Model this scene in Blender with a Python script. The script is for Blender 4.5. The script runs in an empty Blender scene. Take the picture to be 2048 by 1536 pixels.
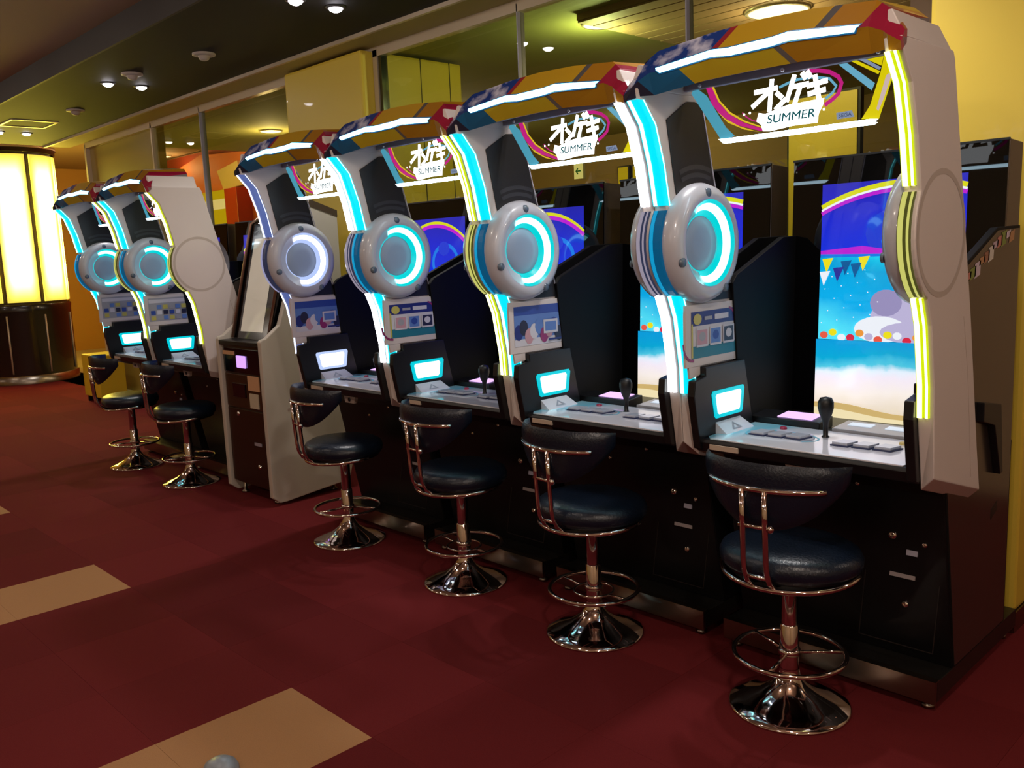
import bpy, bmesh, math, random
from mathutils import Vector, Matrix
random.seed(7)
SC = bpy.context.scene
COL = SC.collection
PI = math.pi

# ------------------------------------------------------------------ camera
CAM_F, CAM_YAW, CAM_PITCH, CAM_ROLL, CAM_H = 1767.03, 46.148, 8.542, -2.376, 1.55
def camera():
    y, p, r = map(math.radians, (CAM_YAW, CAM_PITCH, CAM_ROLL))
    F = Vector((-math.sin(y)*math.cos(p), math.cos(y)*math.cos(p), -math.sin(p)))
    R0 = Vector((math.cos(y), math.sin(y), 0)); U0 = R0.cross(F)
    R = math.cos(r)*R0 + math.sin(r)*U0
    U = -math.sin(r)*R0 + math.cos(r)*U0
    cd = bpy.data.cameras.new('camera'); co = bpy.data.objects.new('camera', cd); COL.objects.link(co)
    m = Matrix((R, U, -F)).transposed().to_4x4(); m.translation = Vector((0, 0, CAM_H))
    co.matrix_world = m
    cd.sensor_fit = 'HORIZONTAL'; cd.sensor_width = 36.0; cd.lens = 36.0*CAM_F/2048.0
    cd.clip_start = 0.05; cd.clip_end = 100
    SC.camera = co
camera()

# ------------------------------------------------------------------ world, exposure
W = bpy.data.worlds.new('world'); SC.world = W; W.use_nodes = True
W.node_tree.nodes['Background'].inputs[0].default_value = (0.9, 0.75, 0.6, 1)
W.node_tree.nodes['Background'].inputs[1].default_value = 0.02
SC.view_settings.view_transform = 'Standard'; SC.view_settings.look = 'None'
SC.view_settings.exposure = 0.0; SC.view_settings.gamma = 1.0
SC.view_settings.use_curve_mapping = False
cy = SC.cycles
cy.max_bounces = 6; cy.diffuse_bounces = 3; cy.glossy_bounces = 4; cy.transmission_bounces = 4; cy.transparent_max_bounces = 12
cy.use_adaptive_sampling = True; cy.adaptive_threshold = .03
cy.caustics_reflective = False; cy.caustics_refractive = False; cy.sample_clamp_indirect = 4.0

SPOT_W = 32.0          # black-soffit spots
FILL_W = 14.0          # added unseen fill lights of the main hall
BACK_W = 28.0          # lamps of the room behind the glass

# ------------------------------------------------------------------ materials
def lin(c):
    def f(v):
        v /= 255.0
        return v/12.92 if v <= 0.04045 else ((v+0.055)/1.055)**2.4
    return tuple(f(v) for v in c)
MATS = {}
def mat(name, rgb=(128,128,128), rough=0.5, metal=0.0, emit=None, estr=1.0, noise=0.0, nscale=20.0, coat=0.0, bump=0.0, bscale=200.0, spec=0.5):
    if name in MATS: return MATS[name]
    m = bpy.data.materials.new(name); m.use_nodes = True; nt = m.node_tree
    b = nt.nodes['Principled BSDF']; c = lin(rgb)
    b.inputs['Base Color'].default_value = (*c, 1)
    b.inputs['Roughness'].default_value = rough; b.inputs['Metallic'].default_value = metal
    b.inputs['Coat Weight'].default_value = coat
    b.inputs['Specular IOR Level'].default_value = spec
    tc = nt.nodes.new('ShaderNodeTexCoord')
    if noise > 0:
        n = nt.nodes.new('ShaderNodeTexNoise'); n.inputs['Scale'].default_value = nscale; n.inputs['Detail'].default_value = 5
        mp = nt.nodes.new('ShaderNodeMapRange'); mp.inputs['To Min'].default_value = 1-noise; mp.inputs['To Max'].default_value = 1+noise
        mx = nt.nodes.new('ShaderNodeMix'); mx.data_type = 'RGBA'; mx.blend_type = 'MULTIPLY'; mx.inputs['Factor'].default_value = 1
        mx.inputs['A'].default_value = (*c, 1)
        nt.links.new(tc.outputs['Object'], n.inputs['Vector']); nt.links.new(n.outputs['Fac'], mp.inputs['Value'])
        nt.links.new(mp.outputs['Result'], mx.inputs['B']); nt.links.new(mx.outputs['Result'], b.inputs['Base Color'])
    if bump > 0:
        n2 = nt.nodes.new('ShaderNodeTexNoise'); n2.inputs['Scale'].default_value = bscale; n2.inputs['Detail'].default_value = 3
        bp = nt.nodes.new('ShaderNodeBump'); bp.inputs['Strength'].default_value = bump; bp.inputs['Distance'].default_value = 0.01
        nt.links.new(tc.outputs['Object'], n2.inputs['Vector']); nt.links.new(n2.outputs['Fac'], bp.inputs['Height'])
        nt.links.new(bp.outputs['Normal'], b.inputs['Normal'])
    if emit is not None:
        b.inputs['Emission Color'].default_value = (*lin(emit), 1); b.inputs['Emission Strength'].default_value = estr
    MATS[name] = m
    return m
def glow(name, rgb, s=1.0, rough=0.3):
    return mat(name, tuple(int(v*0.3) for v in rgb), rough, emit=rgb, estr=s, spec=0.2)
def pr(name, rgb, s=0.0, rough=0.35):          # flat print, slightly backlit when s > 0
    return mat(name, rgb, rough, emit=rgb if s else None, estr=s, noise=0.03)

def glass_mat(name, tint, refl=1.0, rough=0.0, ior=1.5):
    if name in MATS: return MATS[name]
    m = bpy.data.materials.new(name); m.use_nodes = True; nt = m.node_tree; nt.nodes.clear()
    o = nt.nodes.new('ShaderNodeOutputMaterial'); mx = nt.nodes.new('ShaderNodeMixShader')
    t = nt.nodes.new('ShaderNodeBsdfTransparent'); t.inputs[0].default_value = (*tint, 1)
    g = nt.nodes.new('ShaderNodeBsdfGlossy'); g.inputs['Roughness'].default_value = rough
    g.inputs['Color'].default_value = (refl, refl, refl, 1)
    f = nt.nodes.new('ShaderNodeFresnel'); f.inputs['IOR'].default_value = ior
    ge = nt.nodes.new('ShaderNodeNewGeometry'); inv = nt.nodes.new('ShaderNodeMath'); inv.operation = 'SUBTRACT'; inv.inputs[0].default_value = 1
    ml = nt.nodes.new('ShaderNodeMath'); ml.operation = 'MULTIPLY'        # reflect on the outer faces only
    nt.links.new(ge.outputs['Backfacing'], inv.inputs[1]); nt.links.new(inv.outputs[0], ml.inputs[0]); nt.links.new(f.outputs[0], ml.inputs[1])
    nt.links.new(ml.outputs[0], mx.inputs[0]); nt.links.new(t.outputs[0], mx.inputs[1]); nt.links.new(g.outputs[0], mx.inputs[2])
    nt.links.new(mx.outputs[0], o.inputs['Surface'])
    MATS[name] = m
    return m

def ramp_mat(name, axis, stops, rough=0.3, estr=0.0, slant=None, cloud=None, interp='CONSTANT', coat=0.0, wob=0.0):
    """colour bands along a combination of object axes: value = axis . (x,y,z); cloud = (lo, hi) band with white clouds on blue"""
    if name in MATS: return MATS[name]
    m = bpy.data.materials.new(name); m.use_nodes = True; nt = m.node_tree; b = nt.nodes['Principled BSDF']
    b.inputs['Roughness'].default_value = rough; b.inputs['Coat Weight'].default_value = coat
    tc = nt.nodes.new('ShaderNodeTexCoord'); dp = nt.nodes.new('ShaderNodeVectorMath'); dp.operation = 'DOT_PRODUCT'
    dp.inputs[1].default_value = axis
    nt.links.new(tc.outputs['Object'], dp.inputs[0])
    lo, hi = stops[0][0], stops[-1][0]
    mp = nt.nodes.new('ShaderNodeMapRange'); mp.inputs['From Min'].default_value = lo; mp.inputs['From Max'].default_value = hi
    cr = nt.nodes.new('ShaderNodeValToRGB'); cr.color_ramp.interpolation = interp
    el = cr.color_ramp.elements
    for i, (v, c) in enumerate(stops):
        pos = (v-lo)/(hi-lo)
        e = el[i] if i < 2 else el.new(pos)
        e.position = pos; e.color = (*lin(c), 1)
    val = dp.outputs['Value']
    if wob > 0:
        nz = nt.nodes.new('ShaderNodeTexNoise'); nz.inputs['Scale'].default_value = 9; nz.inputs['Detail'].default_value = 5
        ma = nt.nodes.new('ShaderNodeMath'); ma.operation = 'MULTIPLY_ADD'; ma.inputs[1].default_value = wob*2
        mb = nt.nodes.new('ShaderNodeMath'); mb.operation = 'SUBTRACT'; mb.inputs[1].default_value = wob
        nt.links.new(tc.outputs['Object'], nz.inputs['Vector']); nt.links.new(nz.outputs['Fac'], ma.inputs[0]); nt.links.new(val, ma.inputs[2]); nt.links.new(ma.outputs[0], mb.inputs[0]); val = mb.outputs[0]
    nt.links.new(val, mp.inputs['Value']); nt.links.new(mp.outputs['Result'], cr.inputs[0])
    out = cr.outputs[0]
    if cloud:
        n = nt.nodes.new('ShaderNodeTexNoise'); n.inputs['Scale'].default_value = 9; n.inputs['Detail'].default_value = 4
        r2 = nt.nodes.new('ShaderNodeValToRGB'); r2.color_ramp.elements[0].position = .5; r2.color_ramp.elements[1].position = .62
        lt = nt.nodes.new('ShaderNodeMath'); lt.operation = 'LESS_THAN'; lt.inputs[1].default_value = cloud
        ml = nt.nodes.new('ShaderNodeMath'); ml.operation = 'MULTIPLY'
        mx = nt.nodes.new('ShaderNodeMix'); mx.data_type = 'RGBA'; mx.inputs['B'].default_value = (*lin((205,205,225)), 1)
        nt.links.new(tc.outputs['Object'], n.inputs['Vector']); nt.links.new(n.outputs['Fac'], r2.inputs[0])
        nt.links.new(dp.outputs['Value'], lt.inputs[0]); nt.links.new(lt.outputs[0], ml.inputs[0]); nt.links.new(r2.outputs[0], ml.inputs[1])
        nt.links.new(ml.outputs[0], mx.inputs['Factor']); nt.links.new(out, mx.inputs['A']); out = mx.outputs['Result']
    nt.links.new(out, b.inputs['Base Color'])
    if estr > 0:
        nt.links.new(out, b.inputs['Emission Color']); b.inputs['Emission Strength'].default_value = estr
    MATS[name] = m
    return m

# ------------------------------------------------------------------ mesh helpers
class MB:
    def __init__(s): s.v = []; s.f = []; s.m = []; s.sm = []
    def add(s, vs, fs, m=0, smooth=False):
        o = len(s.v); s.v += [tuple(p) for p in vs]
        for f in fs: s.f.append([i+o for i in f]); s.m.append(m); s.sm.append(smooth)
        return s
    def box(s, x0, x1, y0, y1, z0, z1, m=0):
        vs = [(x,y,z) for z in (z0,z1) for y in (y0,y1) for x in (x0,x1)]
        return s.add(vs, [(0,2,3,1),(4,5,7,6),(0,1,5,4),(2,6,7,3),(0,4,6,2),(1,3,7,5)], m)
    def prism(s, poly, ax, a0, a1, m=0, mside=None, msmooth=False):
        def P(u, v, a): return {'x': (a,u,v), 'y': (u,a,v), 'z': (u,v,a)}[ax]
        n = len(poly); vs = [P(u,v,a0) for u,v in poly] + [P(u,v,a1) for u,v in poly]
        s.add(vs, [list(range(n))[::-1], list(range(n,2*n))], m)
        o = len(s.v)-2*n
        for i in range(n):
            j = (i+1) % n
            s.f.append([o+i, o+j, o+n+j, o+n+i]); s.m.append(m if mside is None else mside); s.sm.append(msmooth)
        return s
    def poly(s, poly, ax, a, m=0):
        def P(u, v): return {'x': (a,u,v), 'y': (u,a,v), 'z': (u,v,a)}[ax]
        return s.add([P(u,v) for u,v in poly], [list(range(len(poly)))], m)
    def lathe(s, prof, c=(0,0,0), ax='z', seg=32, m=0, smooth=True, sgn=1, cap0=False, cap1=False, ms=None, a01=None):
        n = len(prof); vs = []
        for k in range(seg):
            a = 2*PI*k/seg if a01 is None else a01[0] + (a01[1]-a01[0])*k/(seg-1)
            ca, sa = math.cos(a), math.sin(a)
            for r, h in prof:
                h *= sgn
                p = {'z': (r*ca, r*sa, h), 'x': (h, r*ca, r*sa), 'y': (r*ca, h, r*sa)}[ax]
                vs.append((p[0]+c[0], p[1]+c[1], p[2]+c[2]))
        o = len(s.v); s.v += vs
        for k in range(seg if a01 is None else seg-1):
            k2 = (k+1) % seg
            for i in range(n-1):
                s.f.append([o+k*n+i, o+k2*n+i, o+k2*n+i+1, o+k*n+i+1]); s.m.append(m if ms is None else ms[i]); s.sm.append(smooth)
        if cap0: s.f.append([o+k*n for k in range(seg)]); s.m.append(m); s.sm.append(False)
        if cap1: s.f.append([o+k*n+n-1 for k in range(seg)]); s.m.append(m if ms is None else ms[-1]); s.sm.append(False)
        return s
    def tube(s, pts, r, seg=10, m=0, closed=False, cap=True):
        pts = [Vector(p) for p in pts]; n = len(pts); rings = []
        t0 = None; up = None
        for i, p in enumerate(pts):
            a = pts[i-1] if (i > 0 or closed) else p
            b = pts[(i+1) % n] if (i < n-1 or closed) else p
            t = (b-a).normalized()
            if up is None:
                up = Vector((0,0,1)) if abs(t.z) < .9 else Vector((1,0,0))
            u = (up - t*up.dot(t)).normalized(); w = t.cross(u); up = u
            rings.append([p + r*(math.cos(2*PI*k/seg)*u + math.sin(2*PI*k/seg)*w) for k in range(seg)])
        o = len(s.v)
        for rg in rings: s.v += [tuple(q) for q in rg]
        for i in range(n if closed else n-1):
            j = (i+1) % n
            for k in range(seg):
                k2 = (k+1) % seg
                s.f.append([o+i*seg+k, o+i*seg+k2, o+j*seg+k2, o+j*seg+k]); s.m.append(m); s.sm.append(True)
        if cap and not closed:
            s.f.append([o+k for k in range(seg)][::-1]); s.m.append(m); s.sm.append(False)
            s.f.append([o+(n-1)*seg+k for k in range(seg)]); s.m.append(m); s.sm.append(False)
        return s
    def strip(s, prof, x0, x1, dy, m=0):
        """box-section strip that follows a (y,z) profile; dy = how far it stands out towards -y"""
        n = len(prof); vs = []
        for y, z in prof:
            vs += [(x0, y+.006, z), (x0, y-dy, z), (x1, y-dy, z), (x1, y+.006, z)]
        fs = []
        for i in range(n-1):
            a, b = 4*i, 4*i+4
            for k in range(3): fs.append([a+k, a+k+1, b+k+1, b+k])
        fs += [[0,1,2,3], [4*n-1,4*n-2,4*n-3,4*n-4]]
        return s.add(vs, fs, m)
    def stroke(s, pts, w, ax, a, m=0, ends=True):
        """flat ribbon of width w along 2D pts"""
        pts = [Vector(p) for p in pts]; n = len(pts); L = []; R = []
        for i, p in enumerate(pts):
            d = (pts[min(i+1,n-1)] - pts[max(i-1,0)]).normalized()
            q = Vector((-d.y, d.x))*w/2
            e = Vector((0,0))
            if ends and i == 0: e = -d*w*.4
            if ends and i == n-1: e = d*w*.4
            L.append(p+q+e); R.append(p-q+e)
        for i in range(n-1):
            s.poly([L[i], L[i+1], R[i+1], R[i]], ax, a, m)
        return s
    def mesh(s, name, mats, bevel=0.0, recalc=True):
        me = bpy.data.meshes.new(name); me.from_pydata(s.v, [], s.f)
        for mm in mats: me.materials.append(mm)
        for p, mi, sm in zip(me.polygons, s.m, s.sm): p.material_index = mi; p.use_smooth = sm
        if recalc or bevel > 0:
            bm = bmesh.new(); bm.from_mesh(me)
            if bevel > 0:
                bmesh.ops.remove_doubles(bm, verts=bm.verts, dist=1e-5)
            bmesh.ops.recalc_face_normals(bm, faces=bm.faces)
            if bevel > 0:
                ed = [e for e in bm.edges if len(e.link_faces) == 2 and e.calc_face_angle(0) > math.radians(28)]
                bmesh.ops.bevel(bm, geom=ed, offset=bevel, segments=2, profile=0.6, affect='EDGES', clamp_overlap=True)
            bm.to_mesh(me); bm.free()
        me.update()
        return me

CACHE = {}
def part(parent, name, key, fn, mats, bevel=0.0, label=None, recalc=True, kind=None):
    """one mesh object under parent; alike pieces share mesh data through key"""
    if key is None or key not in CACHE:
        b = MB(); fn(b); me = b.mesh(name, mats, bevel, recalc)
        if key is not None: CACHE[key] = me
    else: me = CACHE[key]
    o = bpy.data.objects.new(name, me); COL.objects.link(o); o.parent = parent
    if label: o['label'] = label
    if kind: o['kind'] = kind
    return o
def thing(name, label, cat, loc=(0,0,0), rz=0.0, group=None):
    o = bpy.data.objects.new(name, None); COL.objects.link(o); o.location = loc; o.rotation_euler = (0,0,rz)
    o.empty_display_size = .1
    o['label'] = label; o['category'] = cat
    if group: o['group'] = group
    return o
def struct(name, fn, mats, bevel=0.0, label=None):
    o = part(None, name, None, fn, mats, bevel); o['kind'] = 'structure'
    if label: o['label'] = label
    return o
def tag(o, label, cat, group=None):
    o['label'] = label; o['category'] = cat
    if group: o['group'] = group
    return o
def text_mesh(txt, height, shear=0.0, bold=0.0):
    """flat filled letters, baseline at origin, in the XY plane; returns verts, faces, width"""
    cu = bpy.data.curves.new('t', 'FONT'); cu.body = txt; cu.size = 1; cu.shear = shear; cu.offset = bold
    ob = bpy.data.objects.new('t', cu); COL.objects.link(ob)
    dg = bpy.context.evaluated_depsgraph_get(); me = ob.evaluated_get(dg).to_mesh()
    vs = [v.co.copy() for v in me.vertices]; fs = [list(p.vertices) for p in me.polygons]
    ob.evaluated_get(dg).to_mesh_clear(); bpy.data.objects.remove(ob); bpy.data.curves.remove(cu)
    if not vs: return [], [], 0
    y1 = max(v.y for v in vs); x0 = min(v.x for v in vs); k = height/y1
    vs = [((v.x-x0)*k, v.y*k) for v in vs]
    return vs, fs, max(v[0] for v in vs)
def put_text(b, txt, x, z, h, ax, a, m, width=None, flip=False, shear=0.0, bold=0.0):
    vs, fs, w = text_mesh(txt, h, shear, bold)
    if not vs: return
    k = (width/w) if width else 1.0
    P = []
    for u, v in vs:
        u = u*k
        if flip: u = -u
        P.append({'y': (x+u, a, z+v), 'x': (a, x+u, z+v), 'z': (x+u, z+v, a)}[ax])
    b.add(P, fs, m)

def arc(cx, cz, rx, rz, a0, a1, n=16):
    return [(cx+rx*math.cos(math.radians(a0+(a1-a0)*i/n)), cz+rz*math.sin(math.radians(a0+(a1-a0)*i/n))) for i in range(n+1)]
def ell(cx, cz, rx, rz, n=20): return arc(cx, cz, rx, rz, 0, 360*(n-1)/n, n-1)

def spot_light(name, loc, w, col, size=math.radians(110), blend=.6, rad=.04, parent=None):
    l = bpy.data.lights.new(name, 'SPOT'); l.energy = w; l.color = col; l.spot_size = size; l.spot_blend = blend; l.shadow_soft_size = rad
    o = bpy.data.objects.new(name, l); COL.objects.link(o); o.location = loc
    if parent: o.parent = parent
    return o

def point_light(name, loc, w, col, rad=.08, parent=None):
    l = bpy.data.lights.new(name, 'POINT'); l.energy = w; l.color = col; l.shadow_soft_size = rad
    o = bpy.data.objects.new(name, l); COL.objects.link(o); o.location = loc
    if parent: o.parent = parent
    return o

# common materials
M_black   = mat('black_plastic', (14,14,17), .38, noise=.05)
M_blackg  = mat('black_gloss', (7,7,9), .12, coat=.4)
M_sidepan = mat('dark_polished_panel', (112,104,98), .2, metal=.85, noise=.04)
M_white   = mat('white_wing_plastic', (214,204,200), .42, noise=.02, nscale=8)
M_greyp   = mat('grey_print', (176,160,150), .5)
M_chrome  = mat('chrome', (215,205,205), .07, metal=1.0)
M_steel   = mat('brushed_steel', (150,140,128), .28, metal=1.0, noise=.12, nscale=14)
M_silver  = mat('silver_bar', (168,165,180), .4, metal=.15)
M_lens    = mat('button_housing', (192,193,203), .3, coat=.4)
M_disc    = mat('button_face', (128,140,160), .45, emit=(150,170,200), estr=.10)
M_navy    = mat('dark_navy_leather', (15,25,40), .3, bump=.15, bscale=120, noise=.1)
M_deck    = mat('deck_sheet', (214,216,226), .14, coat=.6, noise=.04, nscale=7)

# ------------------------------------------------------------------ SETTING
GY = 3.94           # plane of the glass partition
SOF0, SOF1 = 2.45, 3.62
M_red = [mat('carpet_red_%s' % 'abcd'[i], c, .95, noise=.22, nscale=260, bump=.35, bscale=700, spec=.1) for i, c in enumerate([(114,37,40),(110,35,38),(117,38,41),(106,34,37)])]
M_tan = mat('carpet_tan', (186,138,96), .95, noise=.14, nscale=260, bump=.3, bscale=700, spec=.1)
floor = struct('floor', lambda b: b.box(-22, 5, -4.5, 9.5, -.12, -.004), [M_red[1]], label='dark red carpeted floor')
T = .505; TX0 = -2.285; TY0 = 1.495
def tile(b): b.box(.0004, T-.0004, .0004, T-.0004, -.006, 0)
for i in range(-27, 6):
    for j in range(-2, 6):
        tan = (i in (-1, -5, -9)) and j in (-1, -2)
        mi = random.randrange(4)
        o = part(floor, 'carpet_tile', ('tile', 9 if tan else mi), tile, [M_tan if tan else M_red[mi]])
        o.location = (TX0 + i*T, TY0 + j*T, 0)

M_ceil   = mat('hall_ceiling', (150,118,92), .85, noise=.05, nscale=2)
M_soffit = mat('black_soffit', (20,19,19), .7, spec=.3, noise=.08, nscale=3)
M_fascia = mat('dark_fascia', (44,40,40), .6, noise=.08, nscale=3)
M_olive  = mat('olive_soffit', (176,158,92), .6, noise=.06, nscale=2)
M_trim   = mat('pale_trim', (206,188,160), .35, metal=.3)
M_wallw  = mat('warm_wall', (206,182,146), .8, noise=.06, nscale=2)
M_yelw   = mat('yellow_wall', (226,196,70), .42, noise=.05, nscale=1.5, coat=.15)
struct('ceiling', lambda b: b.box(-22, 5, -4.5, SOF0, 3.2, 3.3), [M_ceil], label='beige hall ceiling')
struct('ceiling_soffit', lambda b: b.box(-11.7, 5, SOF0+.02, SOF1, 3.03, 3.3), [M_soffit], label='black ceiling soffit above the machines')
struct('trim_1', lambda b: b.box(-11.7, 5, SOF0, SOF0+.02, 3.03, 3.3), [M_fascia], label='dark fascia of the soffit')
struct('ceiling_strip', lambda b: b.box(-11.7, -1.02, SOF1, GY-.03, 3.02, 3.3), [M_olive], label='olive ceiling strip in front of the glass')
struct('trim_2', lambda b: b.box(-11.7, 5, SOF1-.012, SOF1+.012, 3.005, 3.03), [M_trim], label='thin pale edge trim of the soffit')
struct('ceiling_end', lambda b: b.box(-22, -11.7, SOF0, GY+5.5, 3.42, 3.5), [M_ceil])
struct('wall_left', lambda b: b.box(-18.2, -18, -4.5, 9.5, 0, 3.5), [mat('amber_wall', (176,124,44), .6, noise=.08, nscale=1)], label='amber far wall')
struct('wall_right', lambda b: b.box(4.8, 5, -4.5, 9.5, 0, 3.3), [M_wallw])
struct('wall_corner', lambda b: b.box(-1.02, 5, 5.6, 5.7, 0, 3.3), [M_wallw], label='warm wall beyond the yellow pillar')
struct('ceiling_corner', lambda b: b.box(-1.02, 5, SOF1+.35, 5.6, 3.2, 3.3), [M_ceil])
struct('wall_front', lambda b: b.box(-22, 5, -4.7, -4.5, 0, 3.3), [M_wallw])

# glass partition: panes, mullions, head and sill
M_glass = glass_mat('tinted_glass', (.78,.80,.62), .9, 0.0, 1.55)
win = bpy.data.objects.new('window_1', None); COL.objects.link(win); win.location = (0, GY, 0); win['kind'] = 'structure'; win['label'] = 'tall glass partition behind the machines'
xs = [-9.28, -8.16, -6.42]; xs2 = [-5.34, -3.9, -2.7, -1.42]
for seg in (xs, xs2):
    for a, b_ in zip(seg, seg[1:]):
        part(win, 'pane', None, lambda b, a=a, b_=b_: b.box(a+.005, b_-.005, -.005, .005, .1, 2.97), [M_glass])
for x, w in ((-11.2,.05),(-9.28,.03),(-8.16,.012),(-5.34,.05),(-3.9,.008),(-2.7,.008)):
    part(win, 'mullion', None, lambda b, x=x, w=w: b.box(x-w/2, x+w/2, -.03, .03, 0, 3.0), [M_trim if w > .02 else M_silver])
part(win, 'dark_joint', None, lambda b: b.box(-5.30, -5.27, -.028, .028, 0, 3.0), [M_blackg])
part(win, 'head_rail', None, lambda b: b.box(-11.2, -1.4, -.03, .03, 2.955, 3.02), [M_trim])
part(win, 'sill', None, lambda b: b.box(-11.2, -1.4, -.05, .05, 0, .1), [M_silver])
struct('wall_back', lambda b: b.box(-11.2, -9.3, GY+.02, GY+.12, 0, 3.0), [mat('olive_panel', (150,126,52), .4, noise=.06, nscale=1.5, coat=.3)], label='olive brown panel at the far end of the glass')

# yellow pillars
def pillar(label, x0, x1, y0, y1, group=None):
    t = thing('yellow_pillar', label, 'pillar', ((x0+x1)/2, y0, 0), 0, 'yellow pillars in the glass wall')
    w = (x1-x0)/2
    part(t, 'shaft', None, lambda b: b.box(-w, w, 0, y1-y0, .08, 3.0), [M_yelw], .02)
    part(t, 'base_trim', None, lambda b: b.box(-w-.005, w+.005, -.006, y1-y0, 0, .08), [M_steel])
    for k in range(1, 3):
        part(t, 'joint', None, lambda b, k=k: b.box(w-.002, w+.003, (y1-y0)*.3*k+.25, (y1-y0)*.3*k+.256, .08, 3.0), [M_fascia])
    return t
pillar('broad yellow pillar standing in the glass wall behind the fourth machine', -6.42, -5.37, 3.81, 4.75)
pillar('yellow pillar at the right edge behind the nearest machine', -1.40, -1.02, 3.63, 4.6)
struct('wall_recess', lambda b: b.box(-1.58, -1.40, GY-.05, GY+.6, 0, 3.0), [mat('brown_recess', (112,86,58), .6, noise=.05)])

# ------------------------------------------------------------------ room behind the glass
M_bceil = mat('green_olive_ceiling', (150,146,84), .8, noise=.06, nscale=1.2)
M_wood  = ramp_mat('wood_ceiling', (14,0,0), [(0,(150,120,84)),(1,(134,106,74))], .7, interp='EASE')
M_bwall = mat('far_brown_wall', (160,132,84), .8, noise=.08, nscale=1)
struct('floor_back', lambda b: b.box(-18, -1.42, GY+.06, 9.4, -.003, 0), [mat('back_floor', (190,172,130), .5, noise=.1, nscale=2)])
struct('ceiling_back', lambda b: b.box(-11.2, -1.1, GY+.03, 9.4, 3.02, 3.1), [M_bceil], label='olive green ceiling beyond the glass')
wp = struct('ceiling_panel', lambda b: b.box(-3.9, -1.2, 4.45, 8.0, 2.98, 3.02), [M_wood], label='wood slatted ceiling panel beyond the glass')
for i in range(24):
    part(wp, 'plank', 'plank', lambda b: b.box(-3.9, -1.2, 0, .13, 2.968, 2.98), [M_wood]).location = (0, 4.46+i*.146, 0)
struct('wall_far', lambda b: b.box(-18, 5, 9.4, 9.5, 0, 3.5), [M_bwall])
M_orange = mat('orange_brown_wall', (196,96,48), .6, noise=.07, nscale=1)
M_redw   = mat('deep_red_wall', (150,48,34), .6, noise=.07, nscale=1)
struct('wall_shop', lambda b: (b.box(-17.5, -11.3, 7.0, 7.1, 0, 3.95, 0)), [M_redw], label='red brown wall of the shop beyond the glass')
sh = thing('shop_sign_wall', 'orange shop front with yellow signs seen beyond the glass', 'shop front', (-14.2, 6.95, 0))
part(sh, 'yellow_header', None, lambda b: b.box(-3.0, 2.2, -.06, 0, 3.42, 3.95), [mat('amber_header', (222,168,40), .5)], .01)
part(sh, 'orange_panel', None, lambda b: b.prism([(-1.2,2.35),(2.3,2.1),(2.3,3.2),(-.3,3.35),(-1.2,3.2)], 'y', -.05, 0), [M_orange], .004)
part(sh, 'yellow_sign', None, lambda b: (b.box(-.25, .62, -.12, -.05, 2.15, 2.72, 0), b.box(-.25, .62, -.125, -.12, 2.42, 2.58, 1)), [glow('sign_yellow', (230,190,20), .8), glow('sign_cream', (255,225,160), 1.0)])
part(sh, 'cream_board', None, lambda b: b.prism([(.45,3.02),(1.15,3.12),(1.3,2.74),(.62,2.72)], 'y', -.14, -.05), [mat('cream_board', (206,176,134), .6)])
part(sh, 'red_column', None, lambda b: b.box(.95, 1.35, -.3, 0, 0, 2.7), [mat('red_column', (168,40,24), .4)], .01)
part(sh, 'light_tube', None, lambda b: b.tube([(-1.6,-.1,3.62),(-1.0,-.1,3.58),(-.4,-.1,3.6),(.1,-.1,3.62)], .03, 8), [glow('tube_warm', (235,215,110), .9)])
def back_lamp(x, y, z, r, label, w, col=(1,.86,.66)):
    t = thing('ceiling_lamp', label, 'lamp', (x, y, z), 0, 'lamps beyond the glass')
    part(t, 'rim', ('blr', r), lambda b: b.lathe([(r,0),(r,-.012),(r*.9,-.016)], seg=28), [M_trim])
    part(t, 'diffuser', ('bld', r), lambda b: b.lathe([(r*.9,-.012),(r*.6,-.02),(.001,-.022)], seg=28), [glow('lamp_warm', (255,240,205), 4.0)])
    if w: point_light('lamp_light', (0,0,-.20), w, col, .06, t)
back_lamp(-2.95, 5.26, 2.965, .20, 'large round ceiling lamp above the nearest machine', BACK_W*.75)
back_lamp(-7.9, 6.9, 3.018, .13, 'round lamp on the olive ceiling beyond the glass', BACK_W)
back_lamp(-6.2, 8.3, 3.018, .11, 'small round lamp far behind the second machine', BACK_W*.7)
back_lamp(-9.3, 5.3, 3.018, .13, 'round lamp on the ceiling before the orange shop', BACK_W*.9, (1,.72,.42))
back_lamp(-12.6, 6.2, 3.4, .12, 'warm lamp hanging in front of the red wall', BACK_W*.7, (1,.70,.40))
back_lamp(-15.2, 6.6, 3.4, .12, 'warm lamp farthest left in the shop', BACK_W*.6, (1,.70,.40))
def panel_thing(name, label, cat, x0, x1, z0, z1, y, m, group=None):
    t = thing(name, label, cat, ((x0+x1)/2, y, z0), 0, group); w = (x1-x0)/2
    part(t, 'frame', None, lambda b: b.box(-w-.02, w+.02, 0, .05, -.02, z1-z0+.02), [M_fascia], .004)
    part(t, 'face', None, lambda b: b.box(-w, w, -.01, 0, 0, z1-z0), [m])
    return t
panel_thing('wall_panel', 'plain yellow wall panel seen through the nearest machine', 'panel', -3.27, -2.77, .9, 2.53, 6.0, M_yelw)
back_lamp(-3.95, 4.75, 3.018, .13, 'added greenish lamp just beyond the glass, lighting the yellow pillar side', BACK_W*.8, (.85,1,.55))  # lamp added to turn the pillar side behind the glass lime
panel_thing('light_panel', 'left of two small lit yellow panels behind the second machine', 'light panel', -7.53, -7.38, 2.36, 2.575, 9.34, glow('panel_yellow', (205,170,20), .8), 'small lit yellow panels')
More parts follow.
